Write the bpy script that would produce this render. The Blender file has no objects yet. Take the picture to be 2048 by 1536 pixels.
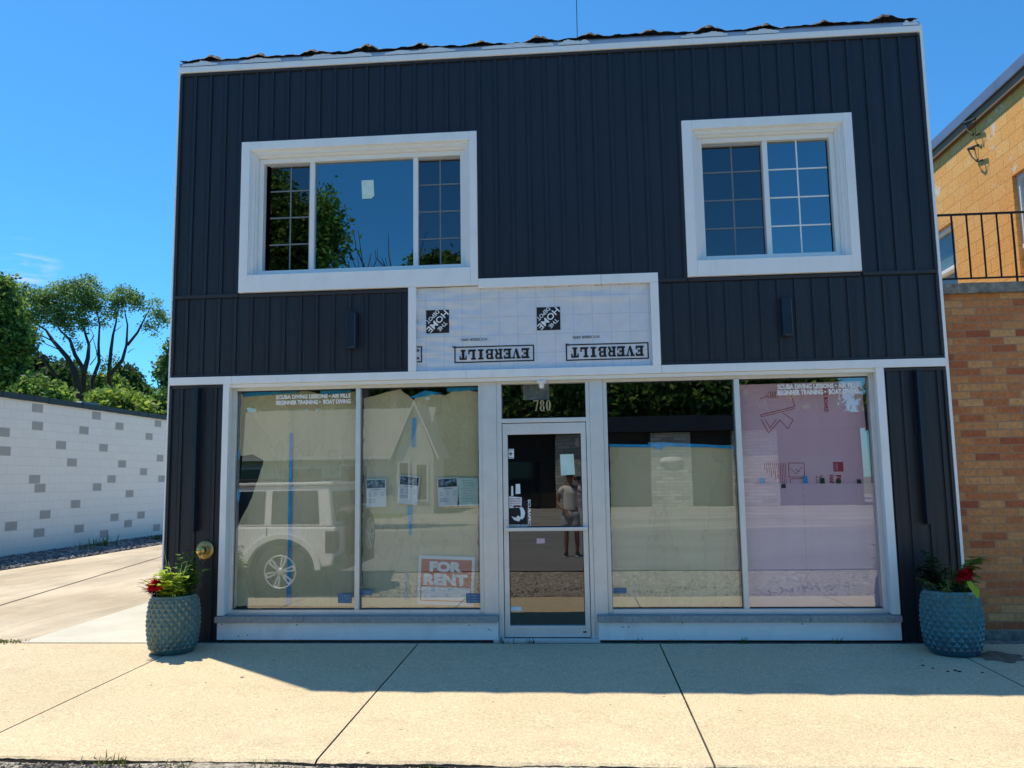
import bpy, bmesh, math, random
import numpy as np
from mathutils import Vector, Matrix
random.seed(7); rng = np.random.default_rng(7)
S = bpy.context.scene; COL = S.collection
R_ = math.radians

# ------------------------------------------------------------------ camera frame
CR = Matrix(((0.9966373, -0.0782518, 0.0243053), (0.0805403, 0.9901131, -0.1148448), (-0.0150782, 0.1164162, 0.9930861)))
CPOS = Vector((0, -8.5, 1.666)); FPX = 1610.0
def ray(px, py):
    w = CR @ Vector((px - 1024, FPX, -(py - 768))); return w / w.y
def at(px, py, y):                       # point of the plane y = const that the photo shows at px, py
    w = ray(px, py); p = CPOS + w * (y + 8.5); return p
def atx(px, py, x):
    w = ray(px, py); return CPOS + w * (x / w.x)

# ------------------------------------------------------------------ materials
MATS = {}
def nt(name):
    m = bpy.data.materials.new(name); m.use_nodes = True; t = m.node_tree
    return m, t, t.nodes, t.links, t.nodes['Principled BSDF']
def ramp(N, stops):
    r = N.new('ShaderNodeValToRGB'); e = r.color_ramp.elements
    while len(e) < len(stops): e.new(0.5)
    for i, (p, c) in enumerate(stops):
        e[i].position = p; e[i].color = (c[0], c[1], c[2], 1) if len(c) == 3 else c
    return r
def coords(N, L, scale=(1, 1, 1), kind='Object'):
    tc = N.new('ShaderNodeTexCoord'); mp = N.new('ShaderNodeMapping'); mp.inputs['Scale'].default_value = scale
    L.new(tc.outputs[kind], mp.inputs['Vector']); return mp.outputs['Vector']
def noise(N, L, vec, scale, detail=4, rough=.55, dist=0):
    n = N.new('ShaderNodeTexNoise'); n.inputs['Scale'].default_value = scale; n.inputs['Detail'].default_value = detail
    n.inputs['Roughness'].default_value = rough; n.inputs['Distortion'].default_value = dist
    L.new(vec, n.inputs['Vector']); return n.outputs['Fac']
def mixc(N, L, fac, a, b, mode='MIX'):
    m = N.new('ShaderNodeMix'); m.data_type = 'RGBA'; m.blend_type = mode
    for sock, v in ((m.inputs[0], fac), (m.inputs[6], a), (m.inputs[7], b)):
        if isinstance(v, (int, float)): sock.default_value = v
        elif isinstance(v, tuple): sock.default_value = (*v, 1)
        else: L.new(v, sock)
    return m.outputs[2]
def bump(N, L, P, h, strength=.3, dist=.01):
    b = N.new('ShaderNodeBump'); b.inputs['Strength'].default_value = strength; b.inputs['Distance'].default_value = dist
    L.new(h, b.inputs['Height']); L.new(b.outputs['Normal'], P.inputs['Normal']); return b
def mat(name, col, rough=.6, metal=0, var=.12, vscale=3, vstretch=(1, 1, 1), grime=0, gcol=(.2, .19, .17), gscale=2.0,
        bmp=0, bscale=60, spec=.5, coat=0):
    if name in MATS: return MATS[name]
    m, t, N, L, P = nt(name)
    v = coords(N, L, vstretch)
    f = noise(N, L, v, vscale)
    dark = tuple(c * (1 - var) for c in col); lite = tuple(min(1, c * (1 + var)) for c in col)
    r = ramp(N, [(.3, dark), (.7, lite)]); L.new(f, r.inputs[0]); out = r.outputs[0]
    if grime:
        g = noise(N, L, coords(N, L, (1, 1, .35)), gscale, 8, .7)
        gr = ramp(N, [(.5, (0, 0, 0)), (.78, (grime,) * 3)]); L.new(g, gr.inputs[0])
        out = mixc(N, L, gr.outputs[0], out, gcol)
    L.new(out, P.inputs['Base Color'])
    P.inputs['Roughness'].default_value = rough; P.inputs['Metallic'].default_value = metal
    P.inputs['Specular IOR Level'].default_value = spec
    if coat: P.inputs['Coat Weight'].default_value = coat
    if bmp:
        bump(N, L, P, noise(N, L, coords(N, L), bscale, 5), bmp, .004)
    MATS[name] = m; return m

def glass(name, ior, tint=(.9, .93, .91), wob=.006, gl=(1, 1, 1), extra=0.0):
    m = bpy.data.materials.new(name); m.use_nodes = True; N, L = m.node_tree.nodes, m.node_tree.links
    N.clear(); o = N.new('ShaderNodeOutputMaterial'); mx = N.new('ShaderNodeMixShader')
    tr = N.new('ShaderNodeBsdfTransparent'); tr.inputs[0].default_value = (*tint, 1)
    g = N.new('ShaderNodeBsdfGlossy'); g.inputs['Roughness'].default_value = .0; g.inputs[0].default_value = (*gl, 1)
    ge = N.new('ShaderNodeNewGeometry'); dp = N.new('ShaderNodeVectorMath'); dp.operation = 'DOT_PRODUCT'; L.new(ge.outputs['Incoming'], dp.inputs[0]); L.new(ge.outputs['Normal'], dp.inputs[1])
    def mth(op, a, b=None):
        q = N.new('ShaderNodeMath'); q.operation = op
        for k, v in enumerate((a, b)):
            if v is None: continue
            if isinstance(v, (int, float)): q.inputs[k].default_value = v
            else: L.new(v, q.inputs[k])
        return q.outputs[0]
    F0 = ((ior - 1) / (ior + 1)) ** 2
    fre = mth('ADD', mth('MULTIPLY', mth('POWER', mth('SUBTRACT', 1.0, mth('ABSOLUTE', dp.outputs['Value'])), 5.0), 1 - F0), F0)
    n = noise(N, L, coords(N, L), 1.3, 1); b = N.new('ShaderNodeBump'); b.inputs['Strength'].default_value = wob
    b.inputs['Distance'].default_value = .1
    L.new(n, b.inputs['Height']); L.new(b.outputs[0], g.inputs['Normal'])
    L.new(fre, mx.inputs[0]); L.new(tr.outputs[0], mx.inputs[1]); L.new(g.outputs[0], mx.inputs[2])
    L.new(mx.outputs[0], o.inputs[0]); MATS[name] = m; return m

SIDING = None
def m_siding():
    m, t, N, L, P = nt('navy_siding')
    v = coords(N, L, (1, 1, .12)); f = noise(N, L, v, 6)
    r = ramp(N, [(.3, (.016, .0165, .022)), (.7, (.022, .0225, .029))]); L.new(f, r.inputs[0])
    st = noise(N, L, coords(N, L, (14, 1, .5)), 1.5, 6, .7)       # faint vertical run-off streaks
    sr = ramp(N, [(.6, (0, 0, 0)), (.85, (.25, .25, .25))]); L.new(st, sr.inputs[0])
    L.new(mixc(N, L, sr.outputs[0], r.outputs[0], (.045, .05, .06)), P.inputs['Base Color'])
    P.inputs['Roughness'].default_value = .42; P.inputs['Specular IOR Level'].default_value = .5
    bump(N, L, P, noise(N, L, coords(N, L, (5, 1, .5)), 1.1, 3), .5, .03)
    MATS['siding'] = m; return m
m_siding()
mat('trim_white', (.97, .955, .92), .5, var=.02, grime=.22, gcol=(.45, .44, .43), gscale=5, bmp=.08, bscale=40)
mat('base_white', (.96, .95, .92), .35, var=.04, grime=.35, gcol=(.35, .33, .3), gscale=3, bmp=.05, bscale=6)
mat('vinyl', (.90, .89, .86), .35, var=.02)
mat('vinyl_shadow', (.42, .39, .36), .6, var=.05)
mat('alu', (.86, .84, .79), .42, .55, var=.05, vscale=5, grime=.15, gcol=(.4, .37, .33), gscale=6)
mat('dark_metal', (.02, .024, .032), .4, .3)
mat('lamp_navy', (.012, .022, .038), .35, .2)
mat('band_brown', (.03, .029, .032), .5)
mat('black', (.012, .012, .014), .5)
mat('rubber', (.02, .02, .021), .85, bmp=.3, bscale=90)
mat('stone_sill', (.42, .39, .36), .8, var=.2, vscale=30, grime=.4, gcol=(.15, .14, .13), gscale=4, bmp=.3, bscale=120)
mat('flashing', (.5, .53, .6), .4, .3, var=.12, vscale=4, grime=.4, gcol=(.3, .3, .32), gscale=3)
mat('flash_torn', (.86, .86, .84), .5, var=.05)
mat('membrane', (.028, .026, .025), .8, var=.5, vscale=25, bmp=.8, bscale=60)
mat('interior', (.05, .05, .055), .9)
mat('interior_floor', (.07, .06, .05), .8)
mat('tape', (.01, .38, .74), .6, var=.2, vscale=8)
mat('letter_white', (.95, .95, .93), .5, var=.02)
mat('letter_gold', (.5, .41, .22), .35, .4)
mat('ink', (.012, .012, .014), .7, var=.05)
mat('ink_grey', (.2, .22, .24), .8, var=.05)
mat('ink_red', (.50, .004, .04), .7, var=.1)
mat('paper', (.93, .95, .94), .7, var=.03)
mat('paper_green', (.68, .86, .76), .7, var=.06, vscale=12)
mat('paper_blue', (.03, .12, .25), .6, var=.6, vscale=60)
mat('photo_dark', (.02, .05, .09), .5, var=.8, vscale=40)
mat('photo_lite', (.25, .36, .45), .5, var=.4, vscale=40)
mat('sign_red', (.55, .06, .035), .6, var=.1)
mat('sign_white', (.92, .96, .92), .6, var=.03)
mat('decal_pink', (.8, .55, .62), .6, var=.1, vscale=40)
mat('decal_blue', (.12, .2, .32), .6, var=.1)
mat('brass', (.85, .60, .20), .32, .9, var=.15, vscale=20)
mat('brass_old', (.55, .38, .14), .5, .8, var=.3, vscale=30, bmp=.3, bscale=100)
mat('roof_lead', (.26, .25, .29), .4, .6)
mat('concrete_cap', (.24, .225, .19), .9, var=.45, vscale=14, grime=.6, gcol=(.07, .065, .06), gscale=4, bmp=.8, bscale=60)
mat('wrought', (.006, .006, .008), .5, .3)
mat('blind', (.55, .62, .6), .6)
mat('bark', (.055, .042, .034), .9, var=.4, vscale=10, bmp=.5, bscale=20)
mat('bark_pale', (.16, .14, .12), .9, var=.4, vscale=8)
mat('soil', (.03, .022, .016), .95, bmp=.6, bscale=80)
mat('suv_white', (.93, .93, .92), .25, var=.01, coat=.6)
mat('suv_dark', (.03, .032, .035), .55)
mat('suv_glass', (.015, .018, .02), .06, spec=.7)
mat('alloy', (.85, .85, .85), .45, .4)
mat('strip_metal', (.16, .19, .22), .4, .5)
mat('alloy_dark', (.06, .06, .065), .4, .6)
mat('tail_red', (.35, .03, .02), .2, coat=.5)
mat('lamp_clear', (.7, .72, .75), .1, spec=.8)
mat('skin', (.38, .2, .13), .55, var=.05)
mat('shirt', (.9, .86, .78), .85, var=.06, vscale=6, bmp=.3, bscale=30)
mat('shorts', (.5, .51, .53), .85, var=.06, bmp=.3, bscale=30)
mat('cap', (.02, .02, .022), .8)
mat('shoe', (.02, .022, .025), .6)
mat('shoe_white', (.7, .7, .7), .6)
mat('house_siding', (.46, .45, .40), .7, var=.05)
mat('house_trim', (.6, .59, .55), .6)
mat('shingle', (.24, .23, .20), .9, var=.35, vscale=30, vstretch=(1, 1, 8), bmp=.5)
mat('eave_brown', (.22, .13, .07), .7)
mat('dark_siding', (.035, .028, .024), .7, var=.3, vscale=6, vstretch=(6, 1, .3))
mat('vent_grey', (.33, .33, .36), .6)
mat('cable', (.05, .05, .05), .7)
mat('deadwood', (.11, .085, .07), .9, var=.3)
for nm, c in (('leaf_mid', (.15, .26, .05)), ('leaf_lite', (.30, .42, .08)), ('leaf_dark', (.08, .15, .035)), ('leaf_grey', (.30, .42, .17)),
              ('leaf_lime', (.45, .58, .05)), ('leaf_plum', (.035, .016, .022)), ('leaf_yellow', (.42, .50, .07)), ('leaf_deep', (.03, .075, .03)),
              ('petal_red', (.62, .012, .03)), ('petal_purple', (.25, .03, .25)), ('grass_green', (.10, .15, .03)), ('grass_dry', (.3, .27, .12)),
              ('leaf_tan', (.45, .3, .12))):
    m, t, N, L, P = nt(nm)
    f = noise(N, L, coords(N, L), 1.7, 3); r = ramp(N, [(.3, tuple(v * .65 for v in c)), (.7, tuple(v * 1.35 for v in c))]); L.new(f, r.inputs[0])
    L.new(r.outputs[0], P.inputs['Base Color']); P.inputs['Roughness'].default_value = .55; P.inputs['Specular IOR Level'].default_value = .35
    tl = N.new('ShaderNodeBsdfTranslucent'); L.new(r.outputs[0], tl.inputs[0]); mx = N.new('ShaderNodeMixShader'); mx.inputs[0].default_value = .5
    o = [n for n in N if n.type == 'OUTPUT_MATERIAL'][0]
    L.new(P.outputs[0], mx.inputs[1]); L.new(tl.outputs[0], mx.inputs[2]); L.new(mx.outputs[0], o.inputs[0]); MATS[nm] = m

def m_concrete(name, c0, c1, fleck, big=.6, scale=140, stain=(.12, .11, .1), stainamt=.25, amt=.5):
    m, t, N, L, P = nt(name); v = coords(N, L)
    a = noise(N, L, v, big, 5, .6); r = ramp(N, [(.3, c0), (.7, c1)]); L.new(a, r.inputs[0])
    sp = noise(N, L, v, scale, 3, .8); sr = ramp(N, [(.42, (0, 0, 0)), (.62, (amt,) * 3)]); L.new(sp, sr.inputs[0])
    c = mixc(N, L, sr.outputs[0], r.outputs[0], fleck)
    sp2 = noise(N, L, v, scale * .35, 2, .6); s2 = ramp(N, [(.55, (0, 0, 0)), (.75, (amt * .5,) * 3)]); L.new(sp2, s2.inputs[0])
    c = mixc(N, L, s2.outputs[0], c, tuple(min(1, x * 1.25) for x in c1))
    st = noise(N, L, v, 1.4, 9, .72, .6); s3 = ramp(N, [(.56, (0, 0, 0)), (.8, (stainamt,) * 3)]); L.new(st, s3.inputs[0])
    c = mixc(N, L, s3.outputs[0], c, stain)
    sp3 = noise(N, L, v, 17, 1, .4); s4 = ramp(N, [(.79, (0, 0, 0)), (.80, (.8, .8, .8))]); L.new(sp3, s4.inputs[0])
    c = mixc(N, L, s4.outputs[0], c, (.05, .045, .04))
    if name in ('parking', 'asphalt', 'lot_concrete'):
        sk_ = noise(N, L, coords(N, L, (.12, 1.0, 1)) if name != 'lot_concrete' else coords(N, L, (1.0, .25, 1)), 1.1, 7, .65, .8); kr = ramp(N, [(.35, (.55, .54, .52) if name == 'parking' else (.80, .79, .78)), (.62, (1.12, 1.1, 1.06))]); L.new(sk_, kr.inputs[0]); c = mixc(N, L, 1.0, c, kr.outputs[0], 'MULTIPLY')
    if name == 'sidewalk':
        sx = N.new('ShaderNodeSeparateXYZ'); L.new(v, sx.inputs[0]); q = N.new('ShaderNodeMath'); q.operation = 'MULTIPLY_ADD'; L.new(sx.outputs[0], q.inputs[0]); q.inputs[1].default_value = .41; q.inputs[2].default_value = 30.68
        fl = N.new('ShaderNodeMath'); fl.operation = 'FLOOR'; L.new(q.outputs[0], fl.inputs[0]); wn = N.new('ShaderNodeTexWhiteNoise'); wn.noise_dimensions = '1D'; L.new(fl.outputs[0], wn.inputs['W'])
        wr = ramp(N, [(0, (.88, .87, .86)), (1, (1.0, 1.0, 1.0))]); L.new(wn.outputs['Value'], wr.inputs[0]); c = mixc(N, L, 1.0, c, wr.outputs[0], 'MULTIPLY')
        ck = noise(N, L, v, .9, 9, .62, .3); cr = ramp(N, [(.494, (0, 0, 0)), (.4985, (.30,) * 3), (.503, (0, 0, 0))]); L.new(ck, cr.inputs[0])
        c = mixc(N, L, cr.outputs[0], c, (.35, .27, .17))
        db = noise(N, L, v, 2.2, 3, .5); dr = ramp(N, [(.62, (0, 0, 0)), (.70, (.22,) * 3)]); L.new(db, dr.inputs[0]); c = mixc(N, L, dr.outputs[0], c, (.46, .36, .25))
    L.new(c, P.inputs['Base Color']); P.inputs['Roughness'].default_value = .92; P.inputs['Specular IOR Level'].default_value = .2
    bump(N, L, P, sp, .35, .004); MATS[name] = m; return m
m_concrete('sidewalk', (.76, .62, .405), (.91, .755, .505), (.44, .33, .20), scale=70, amt=.72, stainamt=.35, stain=(.42, .30, .19))
m_concrete('lot_concrete', (.50, .41, .29), (.80, .69, .53), (.26, .21, .15), big=.35, stain=(.22, .16, .1), stainamt=.5)
m_concrete('pale_concrete', (.58, .54, .44), (.70, .66, .55), (.5, .45, .36), big=1.2, amt=.2, stainamt=.2, stain=(.35, .33, .27))
m_concrete('asphalt', (.23, .225, .215), (.29, .285, .27), (.15, .15, .145), stainamt=.3, stain=(.05, .05, .05))
m_concrete('gravel_bed', (.40, .35, .27), (.58, .52, .42), (.13, .11, .09), big=6, scale=22, amt=1.0)
mat('edge_dark', (.13, .11, .085), .95, var=.5, vscale=40, bmp=.8, bscale=50)  # darker tone for the broken front face of the slabs
m_concrete('ground_far', (.12, .14, .05), (.2, .22, .08), (.08, .1, .03), big=.2, scale=20)
m_concrete('parking', (.36, .335, .29), (.50, .47, .41), (.2, .18, .15))

def m_lawn():
    m, t, N, L, P = nt('lawn'); v = coords(N, L)
    r = ramp(N, [(.3, (.07, .12, .02)), (.7, (.16, .2, .05))]); L.new(noise(N, L, v, 1.2, 8, .7), r.inputs[0])
    L.new(r.outputs[0], P.inputs['Base Color']); P.inputs['Roughness'].default_value = 1; MATS['lawn'] = m
m_lawn()

def m_kraft(name, c0, c1):
    m, t, N, L, P = nt(name); v = coords(N, L)
    r = ramp(N, [(.3, c0), (.7, c1)]); L.new(noise(N, L, v, 1.6, 5, .6), r.inputs[0])
    # ragged dried tide lines of old water stains
    w = noise(N, L, coords(N, L, (1, 1, .45)), 2.3, 5, .6, .4)
    wr = ramp(N, [(.555, (0, 0, 0)), (.565, (.28, .28, .28)), (.578, (.08, .08, .08)), (.75, (.0, .0, .0))]); L.new(w, wr.inputs[0])
    c = mixc(N, L, wr.outputs[0], r.outputs[0], (.3, .24, .15))
    L.new(c, P.inputs['Base Color']); P.inputs['Roughness'].default_value = .85
    bump(N, L, P, noise(N, L, coords(N, L, (1, 1, .3)), 4, 4, .6, 1.0), .5, .05); MATS[name] = m
m_kraft('kraft', (.80, .66, .36), (.90, .76, .45)); m_kraft('kraft_b', (.76, .64, .37), (.86, .73, .45))
mat('pink_foam', (.99, .58, .66), .6, var=.04, vscale=1.5, vstretch=(3, 1, .6), bmp=.05, bscale=200)
mat('pink_foam_b', (.99, .62, .72), .6, var=.05, vscale=1.5, vstretch=(4, 1, .5), grime=.12, gcol=(.4, .3, .4), gscale=3)

def m_wrap():
    m, t, N, L, P = nt('house_wrap'); v = coords(N, L)
    r = ramp(N, [(.3, (.72, .72, .74)), (.7, (.82, .82, .84))]); L.new(noise(N, L, v, 7, 8, .7, .5), r.inputs[0])
    b = N.new('ShaderNodeTexBrick'); b.offset = 0; b.inputs['Scale'].default_value = 1; b.inputs['Brick Width'].default_value = .2; b.inputs['Row Height'].default_value = .2
    b.inputs['Mortar Size'].default_value = .004; b.inputs['Color1'].default_value = (1, 1, 1, 1); b.inputs['Color2'].default_value = (1, 1, 1, 1); b.inputs['Mortar'].default_value = (.82, .84, .9, 1)
    sw = N.new('ShaderNodeSeparateXYZ'); cb = N.new('ShaderNodeCombineXYZ'); L.new(v, sw.inputs[0]); L.new(sw.outputs[0], cb.inputs[0]); L.new(sw.outputs[2], cb.inputs[1]); L.new(cb.outputs[0], b.inputs['Vector'])
    L.new(mixc(N, L, 1.0, r.outputs[0], b.outputs[0], 'MULTIPLY'), P.inputs['Base Color'])
    P.inputs['Roughness'].default_value = .38
    bump(N, L, P, noise(N, L, coords(N, L, (1, 1, 2)), 22, 6, .7, 1.5), .25, .01); MATS['wrap'] = m
m_wrap()

def swz(N, L, v, a, b):
    s = N.new('ShaderNodeSeparateXYZ'); c = N.new('ShaderNodeCombineXYZ'); L.new(v, s.inputs[0]); L.new(s.outputs[a], c.inputs[0]); L.new(s.outputs[b], c.inputs[1]); return c.outputs[0]
def brickmat(name, a, w, h, mortar, pal, mcol, offset=(0, 0), bmpst=.5, rough=.85, spall=None, squash=.5):
    m, t, N, L, P = nt(name); v = coords(N, L); uv = swz(N, L, v, a, 2)
    mp = N.new('ShaderNodeMapping'); mp.inputs['Location'].default_value = (offset[0], offset[1], 0); L.new(uv, mp.inputs['Vector'])
    b = N.new('ShaderNodeTexBrick'); b.offset = .5; b.inputs['Scale'].default_value = 1; b.inputs['Brick Width'].default_value = w; b.inputs['Row Height'].default_value = h
    b.inputs['Mortar Size'].default_value = mortar; b.inputs['Mortar Smooth'].default_value = .2; b.inputs['Bias'].default_value = 0
    b.inputs['Color1'].default_value = (0, 0, 0, 1); b.inputs['Color2'].default_value = (1, 1, 1, 1); b.inputs['Mortar'].default_value = (.5, .5, .5, 1)
    L.new(mp.outputs[0], b.inputs['Vector'])
    r = ramp(N, pal); r.color_ramp.interpolation = 'LINEAR'; L.new(b.outputs['Color'], r.inputs[0])
    n = noise(N, L, v, 26, 4, .7); nr = ramp(N, [(.3, (.72, .72, .72)), (.7, (1.15, 1.15, 1.15))]); L.new(n, nr.inputs[0])
    c = mixc(N, L, 1.0, r.outputs[0], nr.outputs[0], 'MULTIPLY')
    c = mixc(N, L, b.outputs['Fac'], c, mcol)
    if spall:
        s = noise(N, L, v, 1.3, 7, .75); sr = ramp(N, [(.585, (0, 0, 0)), (.62, (1, 1, 1))]); L.new(s, sr.inputs[0]); c = mixc(N, L, sr.outputs[0], c, spall)
    L.new(c, P.inputs['Base Color']); P.inputs['Roughness'].default_value = rough
    ad = N.new('ShaderNodeMath'); ad.operation = 'MULTIPLY_ADD'; L.new(b.outputs['Fac'], ad.inputs[0]); ad.inputs[1].default_value = -1; L.new(n, ad.inputs[2])
    bump(N, L, P, ad.outputs[0], bmpst, .008); MATS[name] = m
brickmat('red_brick', 0, .252, .0805, .006, [(0, (.40, .10, .04)), (.25, (.53, .17, .06)), (.5, (.60, .235, .08)), (.8, (.64, .28, .10)), (1, (.70, .37, .15))], (.34, .23, .14), offset=(.06, .0))
brickmat('orange_block', 1, .40, .208, .006, [(0, (.96, .43, .10)), (.5, (.98, .47, .12)), (1, (.98, .51, .15))], (.60, .25, .06), offset=(.1, .06), bmpst=.35, spall=(.75, .66, .52))
brickmat('stone_pier', 0, .7, .18, .02, [(0, (.4, .37, .3)), (.5, (.6, .56, .46)), (1, (.75, .7, .6))], (.3, .28, .24))

glass('shop_glass', 2.75, (.95, .965, .95)); glass('door_glass', 2.3, (.55, .6, .62), gl=(1, .98, .95)); glass('upper_glass', 3.5, (.45, .52, .55), gl=(.66, .92, 1), wob=.02)
glass('screen_glass', 2.3, (.3, .34, .35), gl=(.75, .85, .9), wob=.03); glass('room_glass', 1.6, (.7, .8, .8))

# ------------------------------------------------------------------ mesh builder
class MB:
    def __init__(s): s.v = []; s.f = []; s.m = []; s.smooth = []
    def add(s, vs, fs, mi=0, sm=False):
        o = len(s.v); s.v += [tuple(p) for p in vs]
        for f in fs: s.f.append(tuple(i + o for i in f)); s.m.append(mi); s.smooth.append(sm)
    def box(s, x0, x1, y0, y1, z0, z1, mi=0):
        s.add([(x0, y0, z0), (x1, y0, z0), (x1, y1, z0), (x0, y1, z0), (x0, y0, z1), (x1, y0, z1), (x1, y1, z1), (x0, y1, z1)],
              [(0, 3, 2, 1), (4, 5, 6, 7), (0, 1, 5, 4), (1, 2, 6, 5), (2, 3, 7, 6), (3, 0, 4, 7)], mi)
    def obox(s, c, ax, ay, az, mi=0):     # box from centre and half axes
        c = Vector(c); P = [c + a * ax + b * ay + d * az for d in (-1, 1) for b in (-1, 1) for a in (-1, 1)]
        s.add(P, [(0, 2, 3, 1), (4, 5, 7, 6), (0, 1, 5, 4), (1, 3, 7, 5), (3, 2, 6, 7), (2, 0, 4, 6)], mi)
    def poly(s, pts, mi=0): s.add(pts, [tuple(range(len(pts)))], mi)
    def prism(s, pts, vec, mi=0):         # polygon extruded along vec
        n = len(pts); a = [Vector(p) for p in pts]; b = [p + Vector(vec) for p in a]
        s.add(a + b, [tuple(range(n - 1, -1, -1)), tuple(range(n, 2 * n))] + [(i, (i + 1) % n, n + (i + 1) % n, n + i) for i in range(n)], mi)
    def tube(s, pts, rad, seg=8, mi=0, cap=True):
        pts = [Vector(p) for p in pts]; n = len(pts)
        if isinstance(rad, (int, float)): rad = [rad] * n
        vs = []; up = None
        for i, p in enumerate(pts):
            d = (pts[min(i + 1, n - 1)] - pts[max(i - 1, 0)]).normalized()
            if up is None: up = d.orthogonal().normalized()
            a = (up - d * up.dot(d)).normalized(); b = d.cross(a); up = a
            for k in range(seg):
                t = 2 * math.pi * k / seg; vs.append(p + (a * math.cos(t) + b * math.sin(t)) * rad[i])
        fs = [(i * seg + k, i * seg + (k + 1) % seg, (i + 1) * seg + (k + 1) % seg, (i + 1) * seg + k) for i in range(n - 1) for k in range(seg)]
        s.add(vs, fs, mi, True)
        if cap: s.add([v for v in vs[:seg]], [tuple(range(seg - 1, -1, -1))], mi); s.add(vs[-seg:], [tuple(range(seg))], mi)
    def lathe(s, prof, c, axis='Z', seg=32, mi=0, sm=True):
        c = Vector(c); n = len(prof); vs = []
        for r, h in prof:
            for k in range(seg):
                t = 2 * math.pi * k / seg; u, w = r * math.cos(t), r * math.sin(t)
                vs.append(c + (Vector((u, w, h)) if axis == 'Z' else Vector((u, h, w)) if axis == 'Y' else Vector((h, u, w))))
        s.add(vs, [(i * seg + k, i * seg + (k + 1) % seg, (i + 1) * seg + (k + 1) % seg, (i + 1) * seg + k) for i in range(n - 1) for k in range(seg)], mi, sm)
    def build(s, name, mats, parent=None, bevel=0, norm=True):
        me = bpy.data.meshes.new(name); me.from_pydata(s.v, [], s.f)
        if not isinstance(mats, (list, tuple)): mats = [mats]
        for m in mats: me.materials.append(MATS[m])
        me.polygons.foreach_set('material_index', s.m); me.polygons.foreach_set('use_smooth', s.smooth)
        if norm:
            bm = bmesh.new(); bm.from_mesh(me)
            bmesh.ops.recalc_face_normals(bm, faces=bm.faces); bm.to_mesh(me); bm.free()
        me.update()
        o = bpy.data.objects.new(name, me); COL.objects.link(o)
        if parent is not None: o.parent = parent; o.matrix_parent_inverse = Matrix.Translation(parent.location).inverted()
        if bevel:
            b = o.modifiers.new('edge', 'BEVEL'); b.width = bevel; b.segments = 2; b.limit_method = 'ANGLE'; b.angle_limit = R_(50)
        return o
def tag(o, label, cat, group=None, kind=None):
    o['label'] = label; o['category'] = cat
    if group: o['group'] = group
    if kind: o['kind'] = kind
    return o
def empty(name, loc, label, cat, group=None):
    o = bpy.data.objects.new(name, None); COL.objects.link(o); o.location = loc; o.empty_display_size = .2
    return tag(o, label, cat, group)
def struct(o, kind='structure'): o['kind'] = kind; return o

def text2d(s, bold=0.0, spacing=1.0):
    c = bpy.data.curves.new('t', 'FONT'); c.body = s; c.offset = bold; c.space_character = spacing; c.resolution_u = 3
    o = bpy.data.objects.new('t', c); COL.objects.link(o); dg = bpy.context.evaluated_depsgraph_get(); dg.update()
    me = bpy.data.meshes.new_from_object(o.evaluated_get(dg)); v = [(p.co.x, p.co.y) for p in me.vertices]; f = [tuple(p.vertices) for p in me.polygons]
    bpy.data.objects.remove(o); bpy.data.curves.remove(c); bpy.data.meshes.remove(me)
    a = np.array(v); lo, hi = a.min(0), a.max(0); a = (a - lo) / (hi - lo); return a, f
def put_text(mb, s, x0, x1, z0, z1, y, mi=0, bold=0.0, M=None, spacing=1.0):
    a, f = text2d(s, bold, spacing); vs = []
    for u, w in a:
        p = Vector((x0 + (x1 - x0) * u, 0, z0 + (z1 - z0) * w)); 
        if M: p = M(p)
        vs.append((p.x, y, p.z))
    mb.add(vs, f, mi)

# ------------------------------------------------------------------ ground
def gz(y):                                   # the pavement falls gently to the kerb
    return .02 * y if -3.38 <= y <= 0 else 0.0
mb = MB(); mb.add([(-400, -400, -.30), (400, -400, -.30), (400, 400, -.30), (-400, 400, -.30)], [(0, 1, 2, 3)])
struct(mb.build('ground', 'ground_far'))
# pavement slabs with open joints and a broken front edge
mb = MB(); joints = [-30, -26.2, -23.8, -21.35, -18.9, -16.5, -14.05, -11.6, -8.98, -6.55, -4.10, -1.67, .78, 3.48, 5.9, 8.35, 10.8, 13.2, 15.7, 18.2]
for a, b in zip(joints[:-1], joints[1:]):
    a += .007; b -= .007; n = max(8, int((b - a) / .035)); xs = [a + (b - a) * i / n for i in range(n + 1)]
    yf = [-3.355 + .012 * (random.random() - .5) + .012 * math.sin(x * 9.0) * math.sin(x * 2.3) for x in xs]
    top0 = [(x, -.10, gz(-.1)) for x in xs]; m1 = [(x, -3.33, gz(-3.33)) for x in xs]
    f0 = [(x, y, gz(-3.38) - .008 - .006 * random.random()) for x, y in zip(xs, yf)]
    f1 = [(x, y + .006 * random.random(), gz(-3.38) - .16) for x, y in zip(xs, yf)]
    rows = [top0, m1, f0, f1]; vs = sum(rows, [])
    k = n + 1; fs = [(r * k + i, r * k + i + 1, (r + 1) * k + i + 1, (r + 1) * k + i) for r in range(3) for i in range(n)]
    mb.add(vs, fs[:2 * n], 0); mb.add(vs, fs[2 * n:], 2); L0 = [top0[0], m1[0], f0[0], f1[0], (a, -.1, -.3)]; L1 = [top0[-1], m1[-1], f0[-1], f1[-1], (b, -.1, -.3)]
    mb.poly(L0, 1); mb.poly(L1, 1); mb.poly([(a, -.1, gz(-.1)), (b, -.1, gz(-.1)), (b, -.1, -.3), (a, -.1, -.3)], 1)
struct(mb.build('sidewalk', ['sidewalk', 'concrete_cap', 'edge_dark'], norm=False))
mb = MB(); mb.add([(-30, 0.3, -.05), (18, .3, -.05), (18, -3.36, -.09), (-30, -3.36, -.09)], [(0, 1, 2, 3)]); struct(mb.build('pavement_bed', 'soil'))
mb = MB(); mb.box(-12.2, 6, -.094, .12, -.04, -.008); struct(mb.build('pavement_back_strip', 'concrete_cap'))
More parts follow.
